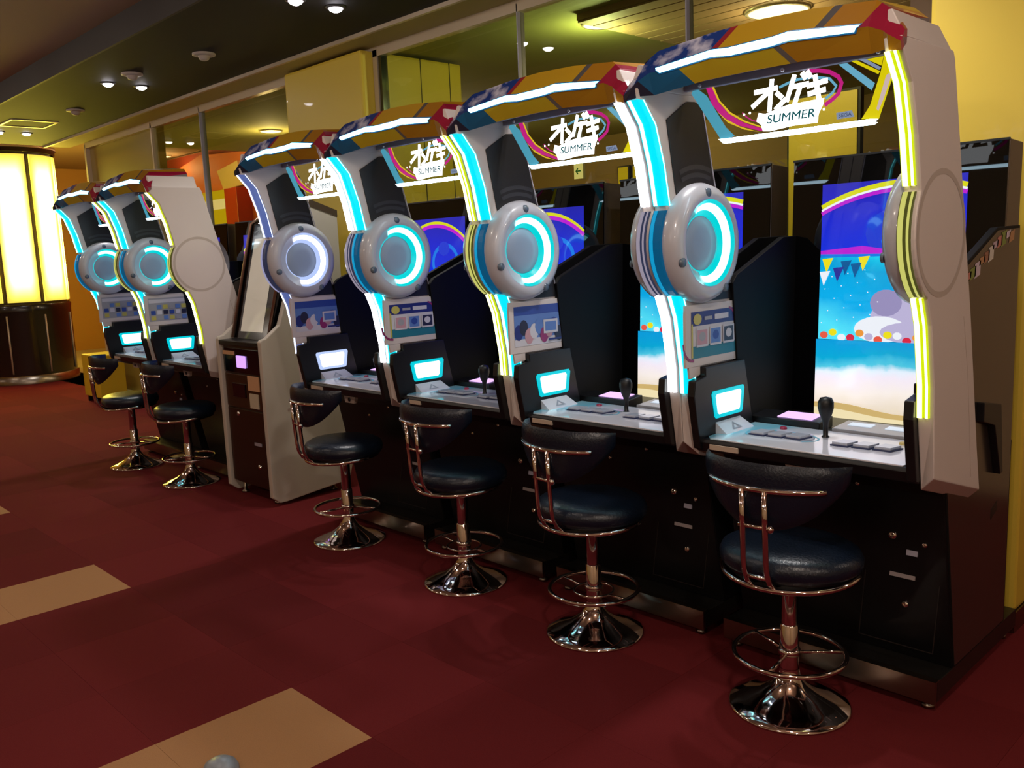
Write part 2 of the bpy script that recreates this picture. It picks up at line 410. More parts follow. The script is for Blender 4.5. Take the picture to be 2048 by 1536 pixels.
panel_thing('light_panel', 'right of two small lit yellow panels behind the second machine', 'light panel', -7.29, -7.13, 2.36, 2.575, 9.34, glow('panel_yellow', (205,170,20), .8), 'small lit yellow panels')
ex = thing('exit_sign', 'small hanging exit sign with a green arrow pointing left', 'sign', (-5.27, 5.98, 2.15))
part(ex, 'case', None, lambda b: b.box(-.055, .055, 0, .03, 0, .14), [M_trim], .004)
part(ex, 'face', None, lambda b: b.box(-.05, .05, -.004, 0, .005, .135), [glow('sign_face', (250,232,160), .85)])
part(ex, 'arrow', None, lambda b: (b.stroke([(-.022,.07),(.026,.07)], .012, 'y', -.006), b.stroke([(-.024,.07),(-.004,.092)], .012, 'y', -.0065), b.stroke([(-.024,.07),(-.004,.048)], .012, 'y', -.007)), [glow('sign_green', (30,130,60), .4)])
part(ex, 'hanger', None, lambda b: (b.tube([(-.03,.015,.14),(-.03,.015,.87)], .006, 6), b.tube([(.03,.015,.14),(.03,.015,.87)], .006, 6)), [M_silver])

# ------------------------------------------------------------------ black soffit spots, detectors, ceiling frame
SP_LABEL = {-1.75: 'above the nearest machine', -4.66: 'above the fourth machine', -7.57: 'above the two far machines', -10.7: 'near the round light pillar'}
for x in SP_LABEL:
    for y, nm in ((2.88, 'front'), (3.15, 'rear')):
        t = thing('ceiling_spotlight', '%s spotlight of the pair in the black soffit %s' % (nm, SP_LABEL[x]), 'spotlight', (x, y, 3.03), 0, 'paired soffit spotlights')
        part(t, 'ring', 'spr', lambda b: b.lathe([(.06,0),(.06,-.006),(.045,-.012),(.042,-.002)], seg=24), [M_fascia])
        part(t, 'bulb', 'spb', lambda b: b.lathe([(.042,-.004),(.036,-.02),(.018,-.03),(.001,-.032)], seg=20), [glow('spot_white', (255,248,255), 40.0)])
        spot_light('spot', (0,0,-.05), SPOT_W, (1,.95,.92), math.radians(130), .8, .04, t)
for (x, y, lb) in ((-6.2,3.05,'larger disc detector in the soffit above the kiosk'), (-7.12,2.9,'small disc detector by the far spotlights'), (-8.98,3.09,'disc detector near the ceiling frame')):
    t = thing('smoke_detector', lb, 'detector', (x, y, 3.03), 0, 'ceiling detectors')
    part(t, 'plate', 'sdp', lambda b: b.lathe([(.08,0),(.08,-.012),(.07,-.016),(.04,-.018)], seg=24), [M_greyp])
    part(t, 'sensor', 'sds', lambda b: b.lathe([(.042,-.016),(.034,-.04),(.02,-.048),(.001,-.05)], seg=20), [M_greyp])
t = thing('ceiling_hatch', 'square yellow-lit frame in the ceiling before the round pillar', 'hatch', (-10.0, 2.97, 3.03))
for (a, b1, c1, d) in ((-.24,.24,-.22,-.2),(-.24,.24,.2,.22),(-.24,-.21,-.2,.2),(.21,.24,-.2,.2)):
    part(t, 'frame_bar', None, lambda b, a=a, b1=b1, c1=c1, d=d: b.box(a, b1, c1, d, -.01, 0), [M_trim])
part(t, 'plate', None, lambda b: b.box(-.21, .21, -.2, .2, -.003, 0), [M_soffit])
# added fill lights, out of view above and behind the viewpoint, brightening the hall
HALL = {.9: (2.2, -.3, -2.7, -5.0, -7.4, -9.8, -12.2), -2.0: (2.7, -.6, -3.8, -7.05, -10.5, -13.9)}
for y, xs_ in HALL.items():
    for n_, x in enumerate(xs_):
        nth = ('first','second','third','fourth','fifth','sixth','seventh')[n_]
        t = thing('fill_globe', '%s added unseen fill light from the right in the %s row of the hall ceiling' % (nth, 'inner' if y > 0 else 'outer'), 'lamp', (x, y, 3.2), 0, 'added hall fill lights')
        part(t, 'rose', 'hdr', lambda b: b.lathe([(.06,0),(.06,-.02),(.02,-.03),(.02,-.06)], seg=24), [M_trim])
        part(t, 'globe', 'hdl', lambda b: b.lathe([(.02,-.05),(.06,-.07),(.095,-.12),(.10,-.16),(.085,-.21),(.05,-.245),(.001,-.255)], seg=24), [glow('fill_warm', (255,225,180), 3.0)])
        point_light('fill_light', (0,0,-.32), FILL_W*(3.8 if x > -1 else 1.0), (1,.86,.74), .09, t)  # stronger on the right to brighten the nearest outer wing
t = thing('fill_globe', 'added fill globe, out of view, in the corner beyond the yellow pillar', 'lamp', (1.3, 4.3, 3.2), 0, 'added hall fill lights')
part(t, 'rose', 'hdr', None, []); part(t, 'globe', 'hdl', None, [])
point_light('fill_light', (0,0,-.32), FILL_W*1.6, (1,.86,.74), .09, t)  # unseen fill added to light the corner wall

# ------------------------------------------------------------------ round light pillar
def light_panel_mat():
    m = bpy.data.materials.new('backlit_yellow'); m.use_nodes = True; nt = m.node_tree; b = nt.nodes['Principled BSDF']
    b.inputs['Base Color'].default_value = (.5,.4,.05,1); b.inputs['Roughness'].default_value = .3
    tc = nt.nodes.new('ShaderNodeTexCoord'); sp = nt.nodes.new('ShaderNodeSeparateXYZ'); nt.links.new(tc.outputs['UV'], sp.inputs[0])
    def bell(out, lo):
        a = nt.nodes.new('ShaderNodeMapRange'); a.interpolation_type = 'SMOOTHSTEP'; a.inputs['From Min'].default_value = 0; a.inputs['From Max'].default_value = lo
        c = nt.nodes.new('ShaderNodeMapRange'); c.interpolation_type = 'SMOOTHSTEP'; c.inputs['From Min'].default_value = 1; c.inputs['From Max'].default_value = 1-lo
        p = nt.nodes.new('ShaderNodeMath'); p.operation = 'MULTIPLY'
        nt.links.new(out, a.inputs['Value']); nt.links.new(out, c.inputs['Value']); nt.links.new(a.outputs['Result'], p.inputs[0]); nt.links.new(c.outputs['Result'], p.inputs[1])
        return p.outputs[0]
    p = nt.nodes.new('ShaderNodeMath'); p.operation = 'MULTIPLY'
    nt.links.new(bell(sp.outputs['X'], .32), p.inputs[0]); nt.links.new(bell(sp.outputs['Y'], .22), p.inputs[1])
    s = nt.nodes.new('ShaderNodeMapRange'); s.inputs['To Min'].default_value = .95; s.inputs['To Max'].default_value = 20.0
    nt.links.new(p.outputs[0], s.inputs['Value']); nt.links.new(s.outputs['Result'], b.inputs['Emission Strength'])
    b.inputs['Emission Color'].default_value = (1.0,.80,.10,1)
    return m
M_lp = light_panel_mat()
t = thing('light_pillar', 'round pillar of glowing yellow panels above a dark base at far left', 'light pillar', (-13.97, 3.80, 0))
part(t, 'base_drum', None, lambda b: b.lathe([(.61,.10),(.61,1.0),(.62,1.08),(.60,1.10)], seg=48), [mat('dark_brown_gloss', (30,22,18), .25, coat=.3)])
part(t, 'kick_ring', None, lambda b: b.lathe([(.63,0),(.63,.11),(.60,.12)], seg=48), [M_steel])
part(t, 'inner_drum', None, lambda b: b.lathe([(.57,1.1),(.57,3.17)], seg=48), [mat('dark_brown_frame', (52,36,18), .4)])
part(t, 'top_ring', None, lambda b: b.lathe([(.60,3.15),(.62,3.16),(.62,3.20),(.64,3.21),(.64,3.25),(.3,3.26)], seg=48, ms=[0,0,0,1,1]), [mat('dark_brown_frame', (52,36,18), .4), M_trim])
A0 = math.atan2(-3.80, 13.97)      # direction towards the viewpoint
for k in range(8):
    a0 = A0 + math.radians(45*k - 19.5 + 2.0); a1 = a0 + math.radians(39)
    def pan(b, a0=a0, a1=a1):
        n = 8
        for i in range(n):
            u0, u1 = a0+(a1-a0)*i/n, a0+(a1-a0)*(i+1)/n
            vs = [(r*math.cos(u), r*math.sin(u), z) for u in (u0,u1) for r in (.585,.605) for z in (1.13,3.12)]
            b.add(vs, [(2,3,7,6),(0,4,5,1),(1,5,7,3),(0,2,6,4)], 0, True)
    o = part(t, 'light_panel', None, pan, [M_lp], recalc=False)
    me = o.data; uv = me.uv_layers.new(name='UVMap')
    for lp in me.loops:
        v = me.vertices[lp.vertex_index].co; a = math.atan2(v.y, v.x)
        d = (a - a0) % (2*PI); d = d if d < PI else d-2*PI
        uv.data[lp.index].uv = (d/(a1-a0), (v.z-1.13)/1.99)
    am = a0 - math.radians(3)
    part(t, 'metal_fin', None, lambda b, am=am: b.tube([(.615*math.cos(am), .615*math.sin(am), .15), (.615*math.cos(am), .615*math.sin(am), .95)], .012, 8), [M_trim])

# ------------------------------------------------------------------ ARCADE CABINETS
D_Y, D_Z, D_R = -.14, 1.55, .212
def front_arc(n=12):
    a0 = math.degrees(math.atan2(1.665-D_Z, -.319-D_Y)); a1 = math.degrees(math.atan2(1.375-D_Z, -.262-D_Y)) + 360
    return arc(D_Y, D_Z, D_R, D_R, a0, a1, n)
P_UP  = [(-.456,2.012),(-.394,1.94),(-.35,1.812),(-.322,1.68)]
P_ARC = front_arc()
P_LO  = [(-.252,1.372),(-.219,1.293),(-.187,1.114),(-.182,1.02)]
WING = [(-.466,2.047)] + P_UP + P_ARC + P_LO + [(-.171,.837),(.221,.72),(.184,.864),(.085,1.306),(-.018,1.692),(-.106,2.027),(-.12,2.05)]
CARD_HDR = {}

C_CYAN = (20,225,235); C_WHITE = (255,255,255); C_YEL = (225,240,20); C_LAV = (170,190,255)
def led(kind):
    """(core, edge, arc-core, arc-edge) materials of a light strip colour"""
    if kind == 'cyan':  return glow('led_core_cyan', (125,245,255), 6.5), glow('led_cyan', (0,205,225), 1.35), glow('led_cyan_arc', (20,170,225), .75), glow('led_cyan_dim', (10,110,160), .45)
    if kind == 'white': return glow('led_core_white', (255,255,255), 6.0), glow('led_white', (235,240,255), 1.3), glow('led_white_arc', (190,180,200), .55), glow('led_white_dim', (80,90,130), .3)
    if kind == 'yellow':return glow('led_core_yellow', (255,255,170), 4.5), glow('led_yellow', (205,225,10), 1.0), glow('led_yellow_arc', (225,225,120), .75), glow('led_yellow_dim', (120,120,50), .3)
    return glow('led_core_lav', (225,232,255), 2.2), glow('led_lav', (110,130,205), .55), glow('led_lav_arc', (185,185,230), .6), glow('led_lav_dim', (70,75,110), .3)

SPK = [(-.316,1.959),(-.2,2.026),(-.154,2.029),(-.11,2.02),(-.022,1.692),(.078,1.318),(.075,1.345),(-.17,1.345),(-.17,1.42),(-.269,1.73)]
SPK = [(-.316,1.959),(-.2,2.026),(-.154,2.029),(-.11,2.018),(-.024,1.692),(.070,1.345),(-.17,1.345),(-.17,1.42),(-.269,1.73)]
LOWP = [(-.205,1.069),(-.14,1.08),(-.14,1.112),(.122,1.112),(.178,.87),(.178,.80),(-.06,.80),(-.175,.82),(-.212,1.015)]

def wing(cab, side, kind, ring, poster, reader):
    s = -1 if side == 'left' else 1
    xo, xi = s*.4410, s*.393
    inw = -s                                     # direction towards the cabinet's inside along x
    def wing_mesh(b):
        b.prism(WING, 'x', xo, xi)
        for i, v in enumerate(b.v):          # the bottom edge drops towards the inner face
            if abs(v[0]-xi) < 1e-6 and v[2] < .85 and (v[1] < -.1 or v[2] < .75): b.v[i] = (v[0], v[1]+.03, v[2]-.048)
    w = part(cab, 'side_wing', ('wing', s), wing_mesh, [M_white], .004)
    part(w, 'wing_cap', ('cap', s), lambda b: b.prism([(xo,2.047),(xi,2.047),(xi,2.12),(xi+s*.012,2.12)], 'y', -.445, -.135), [M_white], .003)
    core, edge, ac, ae = led(kind)
    for nm, prof, mc, me_ in (('light_strip', P_UP, core, edge), ('light_strip_arc', P_ARC, ac, ae), ('light_strip', P_LO, core, edge)):
        key = ('led', s, kind, prof[0])
        if s < 0:
            part(w, nm, key, lambda b, prof=prof: (b.strip(prof, -.4390, -.3925, .008, 1), b.strip(prof, -.4335, -.4215, .012, 0),
                 b.add([(-.3915, y-.004, z) for y, z in prof] + [(-.3915, y+.026, z) for y, z in prof], [[i, i+1, len(prof)+i+1, len(prof)+i] for i in range(len(prof)-1)], 1),
                 b.strip([(y+.016, z) for y, z in prof], -.3915, -.3900, -.002, 0)), [mc, me_], recalc=False)
        else:
            part(w, nm, key, lambda b, prof=prof: (b.strip(prof, .3935, .4125, .009, 1), b.strip(prof, .3970, .4095, .013, 0), b.strip(prof, .4155, .4290, .008, 1), b.strip(prof, .4190, .4255, .010, 0)), [mc, me_], recalc=False)
    # big round side button
    C = (xi, D_Y, D_Z)
    part(w, 'button_housing', ('bh', s), lambda b: b.lathe([(.208,-.002),(.208,.018),(.198,.042),(.180,.056),(.160,.060),(.150,.056)], C, 'x', 56, sgn=inw), [M_lens])
    rm = glow('ring_' + ring, {'cyan': (150,252,255), 'white': (240,244,255)}[ring], 4.0)
    re = glow('ring_edge_' + ring, {'cyan': (0,215,220), 'white': (185,205,255)}[ring], .95)
    RP = [(.151,.057),(.143,.050),(.112,.026),(.100,.015),(.095,.014)]
    part(w, 'ring_well', ('rw', s, ring), lambda b: b.lathe(RP, C, 'x', 56, sgn=inw, ms=[0,0,0,1]), [M_lens, re])
    part(w, 'light_ring', ('lr', s, ring), lambda b: (b.lathe([(.1485,.0580),(.141,.0515),(.137,.0485),(.114,.0305),(.109,.0265),(.098,.0180)], C, 'x', 40, sgn=inw, ms=[1,1,0,1,1], a01=(math.radians(-104), math.radians(118)))), [rm, re], recalc=False)
    part(w, 'button_face', ('bf', s), lambda b: b.lathe([(.095,.013),(.092,.018),(.05,.021),(.0005,.022)], C, 'x', 40, sgn=inw), [M_disc])
    for a, r in ((200,.178),(95,.172),(300,.182)):
        y, z = D_Y + r*math.cos(math.radians(a)), D_Z + r*math.sin(math.radians(a))
        part(w, 'sensor_window', ('sw', s, a), lambda b, y=y, z=z: b.lathe([(.016,.050),(.015,.060),(.0005,.061)], (xi,y,z), 'x', 14, sgn=inw), [mat('smoked_lens', (96,110,126), .2)])
    if s > 0:      # outer face: round seam of the button well, service seam and small print
        part(w, 'outer_ring', 'oring', lambda b: b.lathe([(.180,.0006),(.164,.0006)], (xo, -.165, 1.55), 'x', 48, sgn=1), [mat('ring_print', (186,174,166), .5)])
        part(w, 'seam', 'seam', lambda b: b.strip([(.02,1.30),(.075,1.10),(.13,.78)], xo, xo+.0005, -.004, 0), [M_greyp])
        part(w, 'screw', 'screw', lambda b: b.lathe([(.006,0),(.006,.004),(.001,.005)], (xi+.01, -.352, 1.52), 'y', 12, sgn=-1), [M_chrome])
    # inner face equipment
    xa = lambda d: xi + inw*d
    part(w, 'speaker_panel', ('spk', s), lambda b: b.prism(SPK, 'x', xi, xa(.005)), [mat('speaker_black', (24,25,29), .5, noise=.1, nscale=60)], .0015)
    part(w, 'trim_arc', ('tarc', s), lambda b: [b.stroke(arc(D_Y, D_Z, r, r, 73, 113, 14), .016, 'x', xa(.0062)) for r in (.235,.262)], [mat('speaker_grey', (52,54,60), .4)])
    part(w, 'lower_panel', ('low', s), lambda b: b.prism(LOWP, 'x', xi, xa(.03)), [M_black], .004)
    part(w, 'edge_line', ('edl', s), lambda b: b.tube([(xa(.004), y+.003, z) for y, z in ((-.106,2.0),(-.018,1.692),(.085,1.306),(.184,.864))], .0028, 6), [M_silver])
    if s < 0:
        part(w, 'poster_holder', 'ph', lambda b: (b.box(xi, xa(.011), -.232, .104, 1.117, 1.337), b.tube([(xa(.012),.100,1.12),(xa(.012),.100,1.335)], .003, 6), b.prism([(-.212,1.12),(-.142,1.12),(-.142,1.085),(-.205,1.075)], 'x', xi, xa(.009))), [M_white], .002)
        poster_print(w, poster, xa(.0115))
        rin, rout = {'cyan': ((225,255,255),(0,205,220)), 'white': ((255,250,255),(190,210,255))}[reader]
        part(w, 'card_reader', ('rd', reader), lambda b: (b.prism([(-.104,1.008),(-.096,1.019),(.104,1.019),(.112,1.008),(.098,.925),(.09,.917),(-.078,.917),(-.086,.925)], 'x', xa(.028), xa(.034), 1),
             b.prism([(-.082,.998),(-.074,1.006),(.078,1.006),(.086,.998),(.076,.938),(.07,.931),(-.062,.931),(-.070,.938)], 'x', xa(.034), xa(.036), 0)), [glow('reader_core_'+reader, rin, 2.0), glow('reader_edge_'+reader, rout, 1.0)])
        part(w, 'card_ramp', 'ramp', lambda b: b.add([(xa(.03),-.078,.902),(xa(.03),.085,.902),(xa(.075),.112,.862),(xa(.075),-.075,.862),(xa(.03),-.078,.858),(xa(.03),.112,.858)],
             [(0,1,2,3),(0,3,4),(1,5,2),(0,4,5,1),(3,2,5,4)]), [M_deck])
        part(w, 'ramp_mark', 'rmark', lambda b: b.add([(xa(.0305)+d*.045, y, .9035-d*.04) for d, y in ((.25,.012),(.8,-.02),(.8,.044),(.42,.012),(.72,-.004),(.72,.028))], [(0,1,4,3),(0,3,5,2),(1,2,5,4)]), [mat('mark_grey', (150,158,172), .5)], recalc=False)
    return w

def poster_print(w, kind, x):
    sky = pr('poster_navy', (42,52,124)); wh = pr('poster_white', (208,206,214)); tl = pr('poster_teal', (40,120,140)); pk = pr('poster_pink', (196,150,160)); dk = pr('poster_dark', (44,46,70)); mg = pr('poster_magenta', (150,50,110)); gd = pr('poster_gold', (196,186,96)); lb = pr('poster_sky', (96,130,196)); gy = pr('poster_grey', (160,160,168)); db = pr('poster_blue', (52,78,160))
    ms = [sky, wh, tl, pk, dk, mg, gd, lb, gy, db]
    L = [0.0]
    def R(b, y0, y1, z0, z1, m): L[0] += .0003; b.poly([(y0,z0),(y1,z0),(y1,z1),(y0,z1)], 'x', x+L[0], m)
    def f(b):
        if kind == 'cards':
            R(b,-.200,.085,1.146,1.312,1); R(b,-.200,.085,1.146,1.19,2); R(b,-.200,.085,1.262,1.312,0); R(b,-.2,-.19,1.15,1.27,6)
            L[0] += .0003; b.stroke(arc(.03,1.24,.062,.075,-5,75,8), .008, 'x', x+L[0], 5); L[0] += .0003; b.stroke(arc(-.19,1.2,.06,.06,180,270,6), .010, 'x', x+L[0], 5)
            L[0] += .0003; b.poly(ell(-.163,1.285,.026,.02,14), 'x', x+L[0], 6)
            R(b,-.12,-.07,1.279,1.292,8); R(b,-.055,.035,1.277,1.296,1)
            for i in range(3):
                y = -.172+i*.084; R(b,y,y+.074,1.185,1.252,1); R(b,y+.006,y+.068,1.193,1.246,(3,7,4)[i])
                L[0] += .0003; b.poly(ell(y+.037,1.222,.02,.017,12), 'x', x+L[0], (8,9,1)[i])
        elif kind == 'picture':
            R(b,-.205,.09,1.146,1.316,7); R(b,-.205,.09,1.278,1.316,9); R(b,-.205,.09,1.146,1.176,1)
            for i in range(9):
                L[0] += .0003; b.poly(ell(-.18+.031*i, 1.205+.022*math.sin(i*2.1), .026, .034, 12), 'x', x+L[0], (0,4,3,1,7,5,3,9,4)[i])
            R(b,-.03,.06,1.19,1.25,1); R(b,-.02,.05,1.2,1.24,7); R(b,.0,.08,1.158,1.166,0)
        else:
            R(b,-.205,.09,1.146,1.316,8); R(b,-.2,.085,1.28,1.305,1)
            for i in range(6):
                for j in range(3): R(b,-.19+.046*i,-.155+.046*i,1.155+.04*j,1.185+.04*j,(6,9,8,1,7,4)[(i*2+j) % 6])
    part(w, 'poster', ('poster', kind), f, ms, recalc=False, label={'cards': 'card poster with navy header and three pictures', 'picture': 'blue picture poster', 'grid': 'pale poster with a grid of small pictures'}[kind])

# canopy
def canopy_sections():
    S = []
    for x, fb, fm, ft, tb, bb in (
        (.4410, (-.470,2.008),(-.474,2.030),(-.450,2.062),(-.436,2.064),(-.438,2.030)),
        (.404,  (-.458,2.018),(-.470,2.055),(-.432,2.104),(-.400,2.108),(-.400,2.040)),
        (.391,  (-.450,2.022),(-.466,2.066),(-.424,2.128),(-.17,2.138),(-.17,2.086)),
        (.35,   (-.436,2.020),(-.460,2.085),(-.408,2.158),(-.17,2.175),(-.17,2.088)),
        (.16,   (-.430,2.036),(-.456,2.092),(-.396,2.178),(-.17,2.196),(-.17,2.09)),
        (0,     (-.428,2.038),(-.455,2.094),(-.393,2.184),(-.17,2.200),(-.17,2.09))):
        S.append((x, fb, fm, ft, tb, bb))
    full = [(-s[0],)+s[1:] for s in S] + [s for s in S[:-1][::-1]]
    return full
def canopy_mesh(b):
    S = canopy_sections(); n = 5
    vs = [(s[0], y, z) for s in S for y, z in s[1:]]
    fs = []; 
    for i in range(len(S)-1):
        for k in range(n):
            k2 = (k+1) % n
            m = {0: 1, 1: 0, 2: 0, 3: 2, 4: 2}[k]
            b2 = [i*n+k, i*n+k2, (i+1)*n+k2, (i+1)*n+k]
            fs.append((b2, m))
    o = len(b.v); b.v += vs
    for f, m in fs: b.f.append([q+o for q in f]); b.m.append(m); b.sm.append(False)
    b.f.append([o+k for k in range(n)]); b.m.append(0); b.sm.append(False)
    b.f.append([o+(len(S)-1)*n+k for k in range(n)]); b.m.append(0); b.sm.append(False)
M_can_up = ramp_mat('canopy_print_upper', (1,0,-.7), [(-1.95,(28,26,60)),(-1.875,(24,56,130)),(-1.625,(150,40,48)),(-1.60,(190,150,32)),(-1.29,(86,84,86)),(-1.265,(168,116,26)),(-1.14,(150,26,58)),(-.9,(150,26,58))], .22, cloud=-1.625, coat=.3)
M_can_lo = ramp_mat('canopy_print_lower', (1,0,.9), [(1.40,(40,42,60)),(1.47,(30,96,140)),(1.63,(186,162,38)),(1.95,(96,92,90)),(1.97,(164,118,28)),(2.4,(150,104,28))], .22, coat=.3)
M_can_un = mat('canopy_underside', (128,122,134), .3, metal=.5)
ZIG_T = [(-.328,2.097),(-.133,2.118),(-.076,2.112),(.065,2.115),(.113,2.121),(.328,2.094)]
ZIG_B = [(-.309,2.079),(-.123,2.094),(-.062,2.087),(.071,2.088),(.125,2.093),(.313,2.078)]
def on_front(x, z, off):
    """point on the canopy front slightly proud of it (front faces lean about the fm line)"""
    ax = abs(x)
    S = canopy_sections()[5:]          # x >= 0 ascending
    pts = sorted([(s[0], s) for s in S], key=lambda q: q[0])
    for (xa, sa), (xb, sb) in zip(pts, pts[1:]):
        if xa <= ax <= xb: break
    f = (ax-xa)/(xb-xa)
    g = lambda k: (sa[k][0]*(1-f)+sb[k][0]*f, sa[k][1]*(1-f)+sb[k][1]*f)
    fb, fm, ft = g(1), g(2), g(3)
    if z >= fm[1]: u = (z-fm[1])/(ft[1]-fm[1]); y = fm[0]+(ft[0]-fm[0])*u
    else: u = (z-fb[1])/(fm[1]-fb[1]); y = fb[0]+(fm[0]-fb[0])*u
    return (x, y-off, z)
def zig(b, grow, off, m):
    n = 6; T_ = []; B_ = []
    for i in range(5):
        for k in range(4):
            f = k/4
            T_.append((ZIG_T[i][0]*(1-f)+ZIG_T[i+1][0]*f, ZIG_T[i][1]*(1-f)+ZIG_T[i+1][1]*f + grow))
            B_.append((ZIG_B[i][0]*(1-f)+ZIG_B[i+1][0]*f, ZIG_B[i][1]*(1-f)+ZIG_B[i+1][1]*f - grow))
    T_.append((ZIG_T[-1][0]+grow, ZIG_T[-1][1]+grow)); B_.append((ZIG_B[-1][0]+grow, ZIG_B[-1][1]-grow))
    T_[0] = (T_[0][0]-grow, T_[0][1]); B_[0] = (B_[0][0]-grow, B_[0][1])
    N = len(T_)
    M_ = [((a[0]+c[0])/2, (a[1]+c[1])/2) for a, c in zip(T_, B_)]
    vs = [on_front(x, z, off) for x, z in T_] + [on_front(x, z, off+.004) for x, z in M_] + [on_front(x, z, off) for x, z in B_]
    fs = [[i, i+1, N+i+1, N+i] for i in range(N-1)] + [[N+i, N+i+1, 2*N+i+1, 2*N+i] for i in range(N-1)]
    b.add(vs, fs, m)

# transparent title panel (flat, printed and edge lit)
TP = dict(
 outline=[(-.25,1.877),(.25,1.873),(.269,1.883),(.314,2.013),(.298,2.060),(-.359,2.085),(-.37,2.049)],
 edge=[(-.261,1.887),(-.244,1.874),(.253,1.872),(.271,1.882),(.250,1.885),(-.240,1.886)],
 left=[(-.37,2.049),(-.355,2.068),(-.309,2.033),(-.236,1.922),(-.204,1.892),(-.25,1.877)],
 right=[(.296,2.057),(.314,2.013),(.27,1.883),(.218,1.889),(.243,1.924),(.272,2.012),(.281,2.054)],
 slot=[(.309,2.014),(.288,2.0),(.262,1.912),(.268,1.905),(.283,1.939)],
 mag=[(-.311,2.057),(-.289,2.003),(-.256,1.964),(-.2,1.926),(-.106,1.894),(-.095,1.899),(-.168,1.928),(-.224,1.963),(-.264,2.006),(-.288,2.057)],
 yel=[(-.288,2.057),(-.264,2.008),(-.224,1.964),(-.168,1.93),(-.095,1.9),(-.095,1.904),(-.164,1.934),(-.218,1.968),(-.258,2.01),(-.28,2.057)],
 yel2=[(-.27,1.978),(-.228,1.936),(-.168,1.907),(-.11,1.892),(-.129,1.898),(-.184,1.919),(-.236,1.949)],
 blue=[(.147,2.054),(.173,2.054),(.257,1.984),(.248,1.965)],
 ys1=[(.186,2.056),(.202,2.056),(.272,2.014),(.266,2.007)], ys2=[(.231,2.054),(.281,2.054),(.275,2.029)],
 ws=[(.209,2.057),(.231,2.054),(.275,2.024),(.269,2.018)],
 ringm=[(.053,2.051),(.087,2.047),(.121,2.037),(.148,2.019),(.158,2.0),(.149,1.971),(.132,1.958),(.11,1.946)],
 ringc=[(-.04,2.019),(-.011,2.027),(.018,2.032),(.07,2.031),(.121,2.018),(.142,1.994),(.132,1.977),(.112,1.964)],
 ringl=[(-.172,1.959),(-.16,1.946),(-.137,1.931),(-.106,1.921)],
 splash=[(-.114,1.951),(-.091,1.945),(-.018,1.961),(.105,1.965),(.102,1.947),(.088,1.921),(.085,1.896),(.004,1.897),(-.072,1.89),(-.099,1.893),(-.106,1.914),(-.122,1.926)],
 sega=[(.144,1.916),(.192,1.917),(.2,1.898),(.146,1.897)])
GLYPH = [[(-.124,2.015),(-.054,2.018)],[(-.068,2.041),(-.076,1.956)],[(-.077,2.011),(-.133,1.974)],
 [(-.049,2.001),(-.036,1.989)],[(-.052,1.956),(-.023,1.978)],
 [(.007,2.042),(-.016,1.977)],[(0,2.012),(.050,2.014)],[(.028,2.011),(.009,1.96)],[(.036,2.045),(.043,2.034)],[(.052,2.047),(.059,2.036)],
 [(.056,2.008),(.110,2.014)],[(.058,1.984),(.104,1.989)],[(.076,2.031),(.089,1.962)]]
